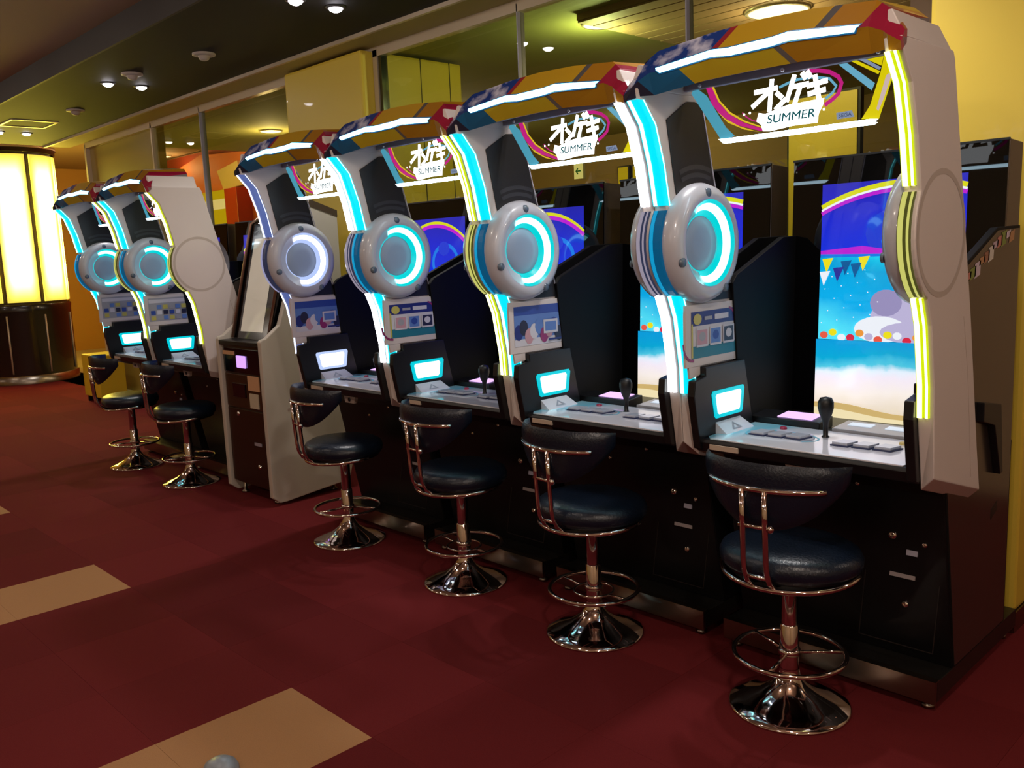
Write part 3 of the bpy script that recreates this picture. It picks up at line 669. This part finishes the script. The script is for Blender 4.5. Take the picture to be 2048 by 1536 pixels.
def title_panel(cab):
    Y = -.2
    tp = part(cab, 'title_panel', 'tp', lambda b: b.prism(TP['outline'], 'y', Y, Y+.006), [glass_mat('clear_acrylic', (.95,.96,.97), .12, 0.0, 1.3)])
    g = glow
    ms = {'w': g('logo_white', (255,255,255), 3.0), 'edge': g('edge_white', (205,238,255), 11.0), 'cy': g('tp_cyan', (96,196,226), .55), 'y': g('tp_yellow', (236,218,10), .8),
          'pk': g('tp_slot', (226,200,196), .75), 'mag': g('tp_magenta', (214,36,140), .75), 'or': g('tp_amber', (238,200,40), .8), 'lb': g('tp_lightblue', (120,196,226), .7), 'teal': g('tp_teal', (0,130,140), .35), 'gr': g('tp_grey', (160,176,206), .6), 'grd': g('tp_greytext', (90,110,160), .4)}
    k = [0]
    def P(name, key, fn, m):
        k[0] += 1; yy = Y - .0004*k[0]
        part(tp, name, ('tp', key), lambda b: fn(b, yy), [ms[m]], recalc=False)
    P('cyan_border', 'left', lambda b, y: b.poly(TP['left'], 'y', y), 'cy')
    P('yellow_border', 'right', lambda b, y: b.poly(TP['right'], 'y', y), 'y')
    P('pale_slot', 'slot', lambda b, y: b.poly(TP['slot'], 'y', y), 'pk')
    P('magenta_sweep', 'mag', lambda b, y: b.poly(TP['mag'], 'y', y), 'mag')
    P('amber_sweep', 'yel', lambda b, y: b.poly(TP['yel'], 'y', y), 'or')
    P('amber_tail', 'yel2', lambda b, y: b.poly(TP['yel2'], 'y', y), 'or')
    P('blue_stripe', 'blue', lambda b, y: b.poly(TP['blue'], 'y', y), 'lb')
    P('yellow_stripe', 'ys', lambda b, y: (b.poly(TP['ys1'], 'y', y), b.poly(TP['ys2'], 'y', y)), 'y')
    P('pale_stripe', 'ws', lambda b, y: b.poly(TP['ws'], 'y', y), 'gr')
    P('magenta_ring', 'ringm', lambda b, y: b.stroke(TP['ringm'], .012, 'y', y), 'mag')
    P('magenta_tail', 'ringl', lambda b, y: b.stroke(TP['ringl'], .004, 'y', y), 'mag')
    P('cyan_ring', 'ringc', lambda b, y: b.stroke(TP['ringc'], .008, 'y', y), 'lb')
    P('splash', 'splash', lambda b, y: b.poly(TP['splash'], 'y', y), 'w')
    P('logo', 'logo', lambda b, y: [b.stroke(q, .0152, 'y', y - .00002*i) for i, q in enumerate(GLYPH)], 'w')
    P('dots', 'dots', lambda b, y: [b.poly(ell(x, z, .004, .004, 10), 'y', y) for x, z in ((-.166,1.953),(-.145,1.955),(.105,1.932))], 'w')
    P('lettering', 'summer', lambda b, y: [put_text(b, 'SUMMER', -.084+d, 1.914+e, .025, 'y', y-.0006-.0001*q, 0, width=.160, shear=.12) for q, (d, e) in enumerate(((0,0),(.0014,0),(.0007,.0008)))], 'teal')
    P('maker_plate', 'sega', lambda b, y: b.poly(TP['sega'], 'y', y), 'gr')
    P('maker_letters', 'segat', lambda b, y: put_text(b, 'SEGA', .152, 1.9015, .011, 'y', y-.0006, 0, width=.040, bold=.01), 'grd')
    P('lit_edge', 'edge', lambda b, y: b.poly(TP['edge'], 'y', y), 'edge')
    part(tp, 'edge_bar', 'tpeb', lambda b: b.prism([(-.25,1.877),(-.244,1.872),(.253,1.870),(.262,1.875),(.252,1.877)], 'y', Y-.006, Y+.010), [ms['edge']])
    return tp

# screens (flat pictures on the portrait monitors)
SX, SZ0, SZ1 = .267, .80, 1.755
def screen_pic(b, kind, Y):
    L = [0]
    def lay(): L[0] += 1; return Y - .0003*L[0]
    def R(x0, x1, z0, z1, m): b.poly([(x0,z0),(x1,z0),(x1,z1),(x0,z1)], 'y', lay(), m)
    def S(pts, w, m): b.stroke(pts, w, 'y', lay(), m, ends=False)
    def E(x, z, rx, rz, m, n=18):
        p = [(min(SX,max(-SX,u)), v) for u, v in ell(x, z, rx, rz, n)]; b.poly(p, 'y', lay(), m)
    def cl(pts): return [(min(SX,max(-SX,u)), min(SZ1,max(SZ0,v))) for u, v in pts]
    if kind == 'beach':
        R(-SX,SX,1.474,SZ1,0)
        E(.02,1.56,.11,.09,15); E(.03,1.53,.06,.03,16)
        b.poly(cl([(-SX,1.50),(-.1,1.515),(.02,1.495),(.12,1.474),(-SX,1.474)]), 'y', lay(), 3); b.poly(cl([(-SX,1.487),(.0,1.483),(.25,1.474),(-SX,1.474)]), 'y', lay(), 16)
        xs_ = [-SX+2*SX*i/24 for i in range(25)]; top = [(x, 1.275+.468*math.sqrt(1-((x-.06)/.60)**2)) for x in xs_]
        S(top, .018, 1); S([(u, v-.013) for u, v in top], .008, 2); S([(u, v-.025) for u, v in top], .014, 3)
        R(-SX,SX,1.155,1.474,22)
        b.poly(cl([(.02,1.474),(SX,1.474),(SX,1.25),(.18,1.36),(.08,1.42)]), 'y', lay(), 5)
        S(cl(arc(.24,1.42,.20,.20,135,250,12)), .018, 6); S(cl(arc(.24,1.42,.18,.18,135,250,12)), .014, 3); S(cl(arc(.24,1.42,.215,.215,135,250,12)), .010, 2)
        for i in range(3): R(.17,.25,1.45-.03*i,1.458-.03*i,7)
        for i, (x, z) in enumerate(((-.235,1.45),(-.16,1.44),(-.09,1.455),(-.245,1.40),(-.19,1.415),(-.12,1.43))):
            b.poly([(x-.022,z+.018),(x+.022,z+.022),(x-.004,z-.035)], 'y', lay(), (5,8,5,2,6,8)[i])
        E(.16,1.28,.16,.12,9); E(.07,1.24,.13,.085,7); E(-.02,1.20,.10,.05,2); E(.2,1.22,.09,.07,2); E(.10,1.19,.12,.04,7); E(.0,1.30,.06,.05,9); E(.14,1.33,.05,.035,2)
        for i in range(14):
            x = -.24+.036*i; E(x, 1.172+.012*math.sin(i*1.9), .017, .014, (10,5,2,11,12,7)[i % 6], 10)
        for i in range(18): E(-.25+.013*(i*7 % 18), 1.22+.012*(i*5 % 18), .0025, .0025, 2, 6)
        R(-SX,SX,SZ0,1.155,21)
        b.poly(cl([(-SX,.80)] + [(-SX+2*SX*i/14, .905-.022*(i/14)+.008*math.sin(i*.55)) for i in range(15)] + [(SX,.80)]), 'y', lay(), 13)
        b.poly(cl([(-SX,.80)] + [(-SX+2*SX*i/14, .882-.02*(i/14)+.006*math.sin(i*.55+.5)) for i in range(15)] + [(SX,.80)]), 'y', lay(), 14)
        b.poly([(.19,.815),(.25,.835),(.25,.826),(.2,.81)], 'y', lay(), 3)
    else:
        R(-SX,SX,1.20,SZ1,0)
        xs_ = [-SX+2*SX*i/24 for i in range(25)]; top = [(x, 1.30+.43*math.sqrt(1-(x/.42)**2)) for x in xs_]
        S(top, .016, 1); S([(u, v-.018) for u, v in top], .020, 3)
        S(cl(arc(.09,1.50,.11,.10,0,200,16)), .022, 16); E(.08,1.58,.05,.04,15)
        R(-SX,SX,.98,1.20,6)
        R(-SX,SX,SZ0,.98,14)
        S(cl(arc(.30,1.02,.30,.20,180,262,10)), .020, 20); E(.17,.965,.045,.045,6); E(.17,.972,.034,.03,7)
SCR = lambda: [ramp_mat('screen_blue', (0,0,1), [(1.2,(16,60,205)),(1.45,(20,44,196)),(1.62,(24,34,176)),(1.755,(34,34,150))], .05, estr=1.0, interp='LINEAR', coat=0)] + \
    [mat('scr_%d' % i, tuple(int(v*.1) for v in c), .05, emit=c, estr=s) for i, (c, s) in enumerate((
     ((214,214,30),1),((236,240,248),1),((186,34,206),1),((6,158,206),1),((236,222,30),1),((48,52,150),1),((186,178,214),1),((20,90,150),1),((150,142,186),1),((230,90,70),1),((214,40,70),1),((236,150,60),1),((206,176,112),1),((240,224,178),1),((36,60,206),1),((24,120,226),1),((10,150,196),1),((120,196,214),1),((228,218,222),1),((176,110,206),1)))]
SCR = SCR() + [ramp_mat('screen_shore', (0,0,1), [(.86,(214,198,170)),(.95,(228,220,214)),(1.01,(222,214,226)),(1.035,(206,220,232)),(1.06,(70,180,206)),(1.10,(8,150,192)),(1.15,(10,140,196))], .05, estr=1.0, interp='LINEAR', wob=.05),
             ramp_mat('screen_sky', (.3,0,1), [(1.15,(70,196,220)),(1.25,(10,150,205)),(1.40,(4,140,190)),(1.47,(20,180,210))], .05, estr=1.0, interp='LINEAR', wob=.04)]

def cabinet(cx, idx, label, lk, rk, ring, poster, reader, scr):
    cab = thing('arcade_cabinet', label, 'arcade machine', (cx, 2.8, 0), 0, 'white framed rhythm game machines in the row')
    P = lambda name, key, fn, mats, bevel=0.0, **kw: part(cab, name, ('cab', key), fn, mats, bevel, **kw)
    P('plinth', 'pl', lambda b: b.box(-.397, .397, .032, .82, .035, .105), [mat('plinth_dark', (40,38,36), .3, metal=.4)], .003)
    P('kick_trim', 'kt', lambda b: b.box(-.397, .397, .018, .032, .03, .108), [M_steel], .002)
    P('kick_trim_top', 'ktt', lambda b: b.box(-.397, .397, .018, .05, .105, .109), [M_steel])
    for i, (x, y) in enumerate(((-.36,.06),(.36,.06),(-.36,.76),(.36,.76))):
        o = P('foot', 'foot', lambda b: b.lathe([(.022,0),(.022,.012),(.012,.016),(.012,.036)], seg=14, cap0=True), [M_steel]); o.location = (x, y, 0)
    body = P('body', 'body', lambda b: b.prism([(.163,.105),(.04,.727),(.0,.79),(.0,.80),(.68,.80),(.68,.105)], 'x', -.397, .397), [mat('body_black', (10,10,12), .45, spec=.3)], .004)
    # coin door fittings on the slanted front
    fy = lambda z: .163-(z-.105)*(.163-.04)/(.727-.105)
    def fit(name, key, x, z, fn, m):
        o = part(body, name, ('fit', key), fn, m); o.location = (x, fy(z), z); o.rotation_euler = (-math.radians(11.2), 0, 0)
    for x, z, r in ((.226,.56,.012),(.33,.545,.008),(.253,.307,.010),(-.085,.66,.007),(.118,.727,.007)):
        fit('lock', ('lock', r), x, z, lambda b, r=r: b.lathe([(r*1.2,0),(r*1.2,.006),(r*.8,.010),(r*.4,.011),(.0005,.009)], ax='y', seg=16, sgn=-1), [M_chrome])
    fit('coin_plate', 'cp', .287, .506, lambda b: b.box(-.018, .018, -.006, 0, -.009, .009), [M_silver])
    fit('slot_plate', 'slp', .25, .414, lambda b: (b.box(-.042, .042, -.006, 0, -.007, .007)), [mat('slot_grey', (150,140,140), .4)])
    fit('door_seam', 'ds', .25, .40, lambda b: (b.box(-.13,.12,-.002,0,.24,.243), b.box(-.13,.12,-.002,0,-.22,-.217), b.box(-.13,-.127,-.002,0,-.22,.243), b.box(.117,.12,-.002,0,-.22,.243)), [M_black])
    # control deck
    dk = P('control_deck', 'dk', lambda b: b.prism([(-.16,.858),(-.168,.845),(-.160,.812),(.0,.775),(.54,.775),(.54,.85),(.195,.852)], 'x', -.391, .391), [M_black], .004)
    top = ramp_mat('deck_print', (1,-.4,0), [(-.42,(170,226,246)),(-.30,(130,212,240)),(-.22,(220,232,246)),(-.02,(238,238,248)),(.4,(232,232,244))], .14, interp='LINEAR', coat=.6)
    part(dk, 'deck_sheet', ('dk', 'sheet'), lambda b: b.prism([(-.335,-.158),(.345,-.158),(.358,-.10),(.33,.05),(.30,.185),(-.36,.185),(-.36,-.13)], 'z', .852, .862), [top], .002)
    cap = glass_mat('clear_cap', (.92,.95,.98), .8, 0.02, 1.45); rim = mat('button_rim', (40,48,84), .3)
    for i in range(6):
        x0 = (-.256+.066*i) if i < 3 else (.052+.069*(i-3)); dy = .006*((i % 3)-1)
        o = part(dk, 'deck_button', ('dkb',), lambda b: (b.prism([(0,0),(.060,0),(.074,.066),(.014,.066)], 'z', .861, .867, 0), b.prism([(.004,.007),(.056,.007),(.068,.062),(.017,.062)], 'z', .867, .875, 1)), [rim, mat('button_cap', (196,204,220), .12, coat=.5)]); o.location = (x0, -.026+dy, 0)
    part(dk, 'print_marks', ('dk', 'pm'), lambda b: (b.stroke(arc(-.15,.012,.135,.075,-40,215,24), .007, 'z', .8626, 0), b.stroke(arc(-.12,.02,.085,.06,-60,70,12), .004, 'z', .8628, 1), b.stroke([(-.06,-.03),(-.03,.0)], .010, 'z', .8627, 1)), [pr('mark_cyan', (96,186,216)), pr('mark_steel', (120,130,150))], recalc=False)
    part(dk, 'red_button', ('dk', 'red'), lambda b: b.lathe([(.013,.861),(.013,.868),(.009,.871),(.0005,.872)], (-.205,.125,0), 'z', 18), [mat('red_button', (150,40,70), .3)])
    part(dk, 'amber_button', ('dk', 'amb'), lambda b: b.lathe([(.013,.861),(.013,.868),(.009,.871),(.0005,.872)], (.235,.115,0), 'z', 18), [mat('amber_button', (212,190,120), .3)])
    lv = part(dk, 'lever', ('dk', 'lev'), lambda b: b.lathe([(.016,.860),(.009,.868),(.009,.905),(.014,.930),(.019,.955)], (-.022,.085,0), 'z', 18), [M_black])
    part(dk, 'lever_grip', ('dk', 'lg'), lambda b: b.lathe([(.014,.925),(.022,.945),(.027,.965),(.027,.985),(.020,1.000),(.0005,1.005)], (-.022,.085,0), 'z', 22), [mat('grip_black', (16,16,18), .45)])
    part(dk, 'riser_box', ('dk', 'rb'), lambda b: b.prism([(.19,.852),(.19,.885),(.30,.895),(.30,.852)], 'x', -.391, -.10), [M_black], .004)
    part(dk, 'card_screen', ('dk', 'cs'), lambda b: b.prism([(.205,.8875),(.205,.8905),(.288,.8975),(.288,.8945)], 'x', -.275, -.135), [glow('purple_screen', (226,186,255), 1.3)], .001)
    part(dk, 'sensor_tray', ('dk', 'st'), lambda b: b.prism([(.19,.852),(.19,.872),(.32,.880),(.32,.852)], 'x', -.05, .391), [mat('tray_grey', (150,148,150), .2, coat=.3)], .002)
    for i in range(3):
        o = part(dk, 'sensor_light', ('dk', 'sl'), lambda b: b.prism([(.25,.8755),(.25,.878),(.29,.8805),(.29,.878)], 'x', 0, .085), [glow('sensor_white', (214,226,240), .9)]); o.location = (-.02+.135*i, 0, 0)
    part(dk, 'name_strip', ('dk', 'ns'), lambda b: b.box(-.33, -.215, -.171, -.160, .823, .842), [mat('strip_ivory', (196,178,160), .5)], .001)
    part(dk, 'headphone_bracket', ('dk', 'hb'), lambda b: (b.prism([(-.055,.803),(.055,.803),(.042,.765),(-.042,.765)], 'y', -.135, -.115, 0), b.lathe([(.011,0),(.011,.004),(.0005,.003)], (0,-.135,.785), 'y', 16, m=1, sgn=-1)), [mat('bracket_ivory', (170,152,140), .5), M_black])
    # deep side panels beside the monitor
    for s in (-1, 1):
        o = P('side_panel', ('sp', s), lambda b, s=s: b.prism([(.12,.80),(.06,1.40),(.09,1.43),(.43,1.562),(.66,1.568),(.66,.109),(.165,.109),(.045,.727),(.02,.80)], 'x', s*.375, s*.400), [mat('side_black', (9,9,11), .6, spec=.2)], .003)
        if s > 0 and idx in (0, 4):
            part(o, 'polished_skin', ('skin',), lambda b: b.prism([(.13,.80),(.07,1.40),(.095,1.42),(.43,1.552),(.655,1.558),(.655,.115),(.17,.115),(.055,.727),(.03,.80)], 'x', .400, .4012), [M_sidepan])
        if idx == 0 and s > 0: side_p = o
    mon = P('monitor', 'mon', lambda b: b.box(-.393, .393, .545, .68, .80, 1.857), [M_sidepan], .004)
    tilt = -math.radians(2.3); y0, z0 = .545, 1.857          # the monitor leans back a little about its top edge
    mon.rotation_euler = (tilt, 0, 0); mon.location = (0, y0-(y0*math.cos(tilt)-z0*math.sin(tilt)), z0-(y0*math.sin(tilt)+z0*math.cos(tilt)))
    part(mon, 'front_glass', ('mon', 'fg'), lambda b: b.box(-.391, .391, .538, .545, .86, 1.855), [mat('monitor_glass', (3,3,4), .02, spec=.4)])
    part(mon, 'screen', ('mon', scr), lambda b: screen_pic(b, scr, .5375), SCR, recalc=False)
    part(mon, 'top_trim', ('mon', 'tt'), lambda b: b.box(-.393, .393, .535, .545, 1.852, 1.860), [M_black])
    # canopy, light bar, holder bar and title panel
    ca = P('canopy', 'can', canopy_mesh, [M_can_up, M_can_lo, M_can_un])
    part(ca, 'light_bar', ('can', 'lb'), lambda b: (zig(b, .004, .002, 1), zig(b, 0, .004, 0)), [glow('bar_white', (150,236,255), 8.0), mat('bar_glow_rim', (16,40,70), .3, emit=(30,130,190), estr=.35)], recalc=False)  # rim emission imitates the glow around the bar
    P('holder_bar', 'hb', lambda b: b.box(-.393, .393, -.212, -.19, 2.057, 2.092), [M_silver], .003)
    for i, x in enumerate((-.328, -.028, .271)):
        o = P('bar_screw', 'bs', lambda b: b.lathe([(.007,0),(.007,.003),(.004,.006),(.0005,.0065)], (0,-.212,2.067), 'y', 12, sgn=-1), [mat('bright_screw', (235,235,245), .15, metal=.6)]); o.location = (x, 0, 0)
    title_panel(cab)
    wing(cab, 'left', lk, ring, poster, reader)
    wing(cab, 'right', rk, ring, poster, reader)
    if idx == 0:
        cols = [(196,120,110),(120,140,60),(206,190,206),(180,130,90),(150,100,80),(214,206,196),(190,170,190)]
        for i in range(11):
            f = i/10; y = .14+.40*f; z = 1.425+.125*min(1, f*1.25)
            h = .03+.012*(i % 3)
            part(side_p, 'sticker', None, lambda b, y=y, z=z, h=h: b.add([(.4022,y,z-h),(.4022,y+.05,z-h+.012),(.4022,y+.055,z+.004),(.4022,y+.004,z-.006)], [(0,1,2,3)]), [pr('sticker_%d' % (i % 7), cols[i % 7])], recalc=False)
        part(side_p, 'grip_bracket', None, lambda b: b.prism([(.29,.995),(.46,.965),(.50,.72),(.475,.715),(.40,.90),(.29,.93)], 'x', .40, .425), [M_black], .003)
        part(side_p, 'vent_label', None, lambda b: b.prism([(.47,.585),(.53,.605),(.53,.57),(.47,.548)], 'x', .40, .402), [M_black])
    return cab

CX = [-1.407 - .885*i for i in range(4)] + [-6.12, -7.05]
cabinet(CX[0], 0, 'nearest arcade machine, right wing edged in yellow light, beside the yellow pillar', 'cyan', 'yellow', 'cyan', 'cards', 'cyan', 'beach')
cabinet(CX[1], 1, 'second arcade machine from the right, right wing edged in white light', 'cyan', 'white', 'cyan', 'picture', 'cyan', 'beach')
cabinet(CX[2], 2, 'third arcade machine from the right, green-lit yellow pillar seen through its frame', 'cyan', 'yellow', 'cyan', 'cards', 'cyan', 'blue')  # the lime tone is the added green lamp on the pillar
cabinet(CX[3], 3, 'fourth arcade machine from the right with white side button, next to the kiosk', 'lav', 'white', 'white', 'picture', 'white', 'blue')
cabinet(CX[4], 4, 'arcade machine on the far side of the kiosk with plain white outer wing', 'cyan', 'yellow', 'cyan', 'grid', 'cyan', 'blue')
cabinet(CX[5], 5, 'farthest arcade machine, beside the glowing round pillar', 'cyan', 'yellow', 'cyan', 'grid', 'cyan', 'blue')

# ------------------------------------------------------------------ STOOLS
def stool(x, y, rz, label, foot):
    t = thing('bar_stool', label, 'stool', (x, y, 0), math.radians(rz), 'chrome stools in front of the machines')
    P = lambda name, key, fn, mats, bevel=0.0: part(t, name, ('st', key), fn, mats, bevel)
    P('base', 'base', lambda b: b.lathe([(.200,0),(.200,.006),(.194,.012),(.150,.026),(.095,.050),(.055,.080),(.036,.112),(.032,.135)], seg=48, cap0=True), [M_chrome])
    P('column', 'col', lambda b: b.lathe([(.031,.13),(.031,.285),(.027,.290)], seg=28), [M_chrome])
    P('gas_lift', 'gl', lambda b: b.lathe([(.0265,.28),(.0265,.455),(.04,.462),(.04,.470)], seg=28), [M_chrome])
    P('collar', 'clr', lambda b: b.lathe([(.031,.18),(.036,.183),(.036,.200),(.031,.203)], seg=28), [M_chrome])
    fr = P('footrest', 'fr', lambda b: b.tube([(.18*math.cos(a), .18*math.sin(a), .187) for a in [2*PI*k/48 for k in range(48)]], .0085, 10, closed=True), [M_chrome])
    if foot == 'v':
        for k in range(3):
            a = math.radians(35+120*k)
            part(fr, 'spoke', ('st', 'spoke', k), lambda b, a=a: b.tube([(.028*math.cos(a), .028*math.sin(a), .187), (.176*math.cos(a), .176*math.sin(a), .190)], .006, 8), [M_chrome])
    else:
        part(fr, 'inner_loop', ('st', 'loop'), lambda b: b.tube([(.08*math.cos(a)+.0, .08*math.sin(a), .178) for a in [2*PI*k/36 for k in range(36)]], .005, 8, closed=True), [M_chrome])
        for k in range(2):
            part(fr, 'link', ('st', 'link', k), lambda b, k=k: b.tube([(.08*(1-2*k),0,.178),(.178*(1-2*k),0,.187)], .005, 8), [M_chrome])
    # seat: rounded cushion, a little wider than deep
    def seat(b):
        prof = [(.01,.478),(.15,.480),(.195,.490),(.212,.512),(.214,.535),(.205,.556),(.180,.570),(.13,.578),(.06,.580),(.001,.580)]
        b.lathe(prof, seg=44); 
        for i, v in enumerate(b.v): b.v[i] = (v[0]*1.08, v[1]*.98, v[2])
    P('seat', 'seat', seat, [M_navy])
    P('seat_pan', 'pan', lambda b: b.lathe([(.05,.462),(.15,.466),(.19,.478),(.03,.482)], seg=36), [M_black])
    P('seat_rail', 'rail', lambda b: b.tube([(.21*math.sin(a)*1.06, -.205*math.cos(a), .492-.018*math.cos(a)) for a in [math.radians(-100+200*k/24) for k in range(25)]], .009, 10), [M_chrome])
    # backrest: curved pad with rounded lower edge
    def pad(b):
        n, m = 22, 10; vs = []
        for layer, r0 in ((0, .205), (1, .242)):
            for i in range(n+1):
                a = math.radians(-66+132*i/n); u = abs(-66+132*i/n)/66
                zt = .888 - .012*u*u; zb = .672 + .150*u**2.2
                for j in range(m+1):
                    f = j/m; z = zb+(zt-zb)*f
                    puff = math.sin(PI*min(1, max(0, f)))**.5*math.sqrt(max(0, 1-u**6))
                    lean = .03*(z-.67)/.22
                    rr = (.222+lean) + (r0-.222)*puff
                    vs.append((rr*math.sin(a)*1.05, -rr*math.cos(a), z))
        N = (n+1)*(m+1); fs = []
        for L in (0, 1):
            for i in range(n):
                for j in range(m):
                    q = [L*N+i*(m+1)+j, L*N+(i+1)*(m+1)+j, L*N+(i+1)*(m+1)+j+1, L*N+i*(m+1)+j+1]; fs.append(q if L == 0 else q[::-1])
        b.add(vs, fs, 0, True)
    bk = P('backrest', 'pad', pad, [M_navy])
    fm = P('back_frame', 'bar', lambda b: b.tube([(.262*math.sin(a)*1.02, -.262*math.cos(a), .808) for a in [math.radians(-46+92*k/18) for k in range(19)]], .009, 10), [M_chrome])
    for s in (-1, 1):
        part(fm, 'upright', ('st', 'up', s), lambda b, s=s: b.tube([(s*.037,-.262,.808),(s*.037,-.258,.70),(s*.037,-.250,.58),(s*.037,-.243,.54),(s*.037,-.225,.505),(s*.037,-.195,.482),(s*.037,-.14,.468),(s*.037,-.02,.465)], .0095, 10), [M_chrome])
    part(fm, 'cross_bolt', ('st', 'bolt'), lambda b: (b.tube([(-.05,-.257,.690),(.055,-.257,.690)], .007, 8), b.lathe([(.001,0),(.012,.001),(.013,.008),(.008,.014),(.001,.016)], (.05,-.257,.690), 'x', 14)), [M_chrome])
    part(fm, 'lower_tie', ('st', 'tie'), lambda b: b.tube([(-.037,-.236,.522),(.037,-.236,.522)], .007, 8), [M_chrome])
    return t
stool(-1.392, 2.572, 4, 'nearest chrome bar stool with spoked footrest, before the first machine', 'v')
stool(-2.263, 2.587, -4, 'chrome bar stool with looped footrest, before the second machine', 'loop')
stool(-3.094, 2.613, -3, 'chrome bar stool with looped footrest, before the third machine', 'loop')
stool(-4.078, 2.616, -8, 'chrome bar stool in front of the fourth machine by the kiosk', 'v')
stool(-6.10, 2.62, -10, 'chrome bar stool before the machine just beyond the kiosk', 'v')
stool(-7.00, 2.58, -10, 'farthest chrome bar stool, nearest the glowing round pillar', 'v')

# ------------------------------------------------------------------ KIOSK between the machines
k = thing('card_kiosk', 'white card vending kiosk with tilted tall screen between the machines', 'kiosk', (-5.30, 2.66, 0))
SIDE = [(.0,.06),(.0,1.055),(.012,1.07),(.04,1.075),(.14,1.15),(.42,1.93),(.62,1.86),(.62,.20),(.58,.07),(.52,.06),(.10,.02),(.05,.02)]
M_kside = mat('kiosk_white', (200,192,180), .45, noise=.03, nscale=6)
for s in (-1, 1):
    sd = part(k, 'side_panel', None, lambda b, s=s: b.prism(SIDE, 'x', s*.262, s*.305), [M_kside], .006)
    part(sd, 'name_strip', None, lambda b, s=s: b.prism([(.15,.60),(.26,.62),(.26,.638),(.15,.618)], 'x', s*.305, s*.3065), [M_greyp])
    part(sd, 'top_band', None, lambda b, s=s: b.prism([(.42,1.93),(.62,1.86),(.62,1.82),(.405,1.89)], 'x', s*.304, s*.3075), [mat('brown_band', (74,58,46), .5)])
kb = part(k, 'front_body', None, lambda b: b.box(-.262, .262, .03, .56, .09, 1.02), [mat('kiosk_bronze', (70,44,26), .3, metal=.35, noise=.1, nscale=5)], .004)
part(kb, 'control_band', None, lambda b: b.box(-.25, .25, .018, .032, .84, 1.0), [M_blackg], .003)
part(kb, 'card_reader', None, lambda b: b.box(-.055, .06, .008, .018, .875, .955), [glow('kiosk_purple', (200,150,255), 1.4)], .006)
part(kb, 'lower_door', None, lambda b: b.box(-.245, .245, .018, .032, .10, .60), [mat('kiosk_bronze_dark', (52,32,20), .3, metal=.35, noise=.1, nscale=5)], .004)
part(kb, 'upper_door', None, lambda b: b.box(-.245, .245, .018, .032, .61, .83), [mat('kiosk_bronze', (70,44,26), .3)], .004)
part(kb, 'card_slot', None, lambda b: b.box(-.14, .03, .010, .020, .68, .77), [M_blackg], .003)
part(kb, 'notice', None, lambda b: b.box(.07, .215, .012, .018, .735, .83), [mat('notice_cream', (206,160,120), .6)])
part(kb, 'small_notice', None, lambda b: b.box(.08, .19, .012, .018, .62, .715), [mat('notice_pale', (196,184,160), .6)])
part(kb, 'label_strip', None, lambda b: b.box(-.24, -.09, .012, .018, .955, .98), [mat('notice_cream', (206,160,120), .6)])
for x, z in ((-.1,.565),(.13,.235)):
    part(kb, 'lock', None, lambda b, x=x, z=z: b.lathe([(.016,0),(.014,.008),(.0005,.01)], (x,.018,z), 'y', 14, sgn=-1), [M_chrome])
part(kb, 'plate', None, lambda b: b.box(.09, .18, .014, .018, .375, .395), [M_silver])
part(k, 'shelf', None, lambda b: b.box(-.262, .262, .0, .16, 1.02, 1.05), [M_black], .004)
sc = part(k, 'screen_unit', None, lambda b: b.prism([(.10,1.05),(.30,1.80),(.36,1.84),(.44,1.80),(.30,1.05)], 'x', -.24, .24), [M_blackg], .004)
part(sc, 'screen', None, lambda b: b.add([(-.16,.112,1.10),(.13,.112,1.10),(.13,.270,1.70),(-.16,.270,1.70)], [(0,1,2,3)]), [mat('kiosk_screen', (196,190,176), .12, emit=(200,190,170), estr=.32, coat=.4)], recalc=False)
for s in (-1, 1):
    part(sc, 'frame_edge', None, lambda b, s=s: b.tube([(s*.235,.09,1.06),(s*.235,.29,1.80),(s*.20,.33,1.84)], .011, 8), [mat('bronze_edge', (150,118,100), .3, metal=.7)])
for x, y in ((-.22,.08),(.22,.08),(-.22,.50),(.22,.50)):
    part(k, 'foot', ('kfoot',), lambda b: b.lathe([(.025,0),(.025,.012),(.012,.02),(.012,.09)], seg=14, cap0=True), [M_steel]).location = (x, y, 0)

# ------------------------------------------------------------------ small odds and ends
yb = thing('yellow_cabinet', 'low yellow cupboard seen past the farthest stool', 'cabinet', (-10.8, 4.0-.45, 0))
part(yb, 'body', None, lambda b: b.box(-.22, .30, 0, .30, .07, .56), [mat('cupboard_yellow', (226,190,40), .45)], .01)
part(yb, 'door_gap', None, lambda b: b.box(.02, .05, -.003, 0, .09, .54), [M_black])
for x in (-.18, .26): part(yb, 'foot', None, lambda b, x=x: b.box(x-.02, x+.02, .02, .28, 0, .07), [M_black])
dm = part(None, 'floor_cap', None, lambda b: b.lathe([(.056,0),(.055,.012),(.047,.028),(.030,.040),(.012,.045),(.0005,.046)], seg=28, cap0=True), [mat('cap_grey', (150,158,168), .4, metal=.2)])
dm.location = (-2.475, 1.065, .0); tag(dm, 'small pale grey dome standing on the tan carpet', 'cap')
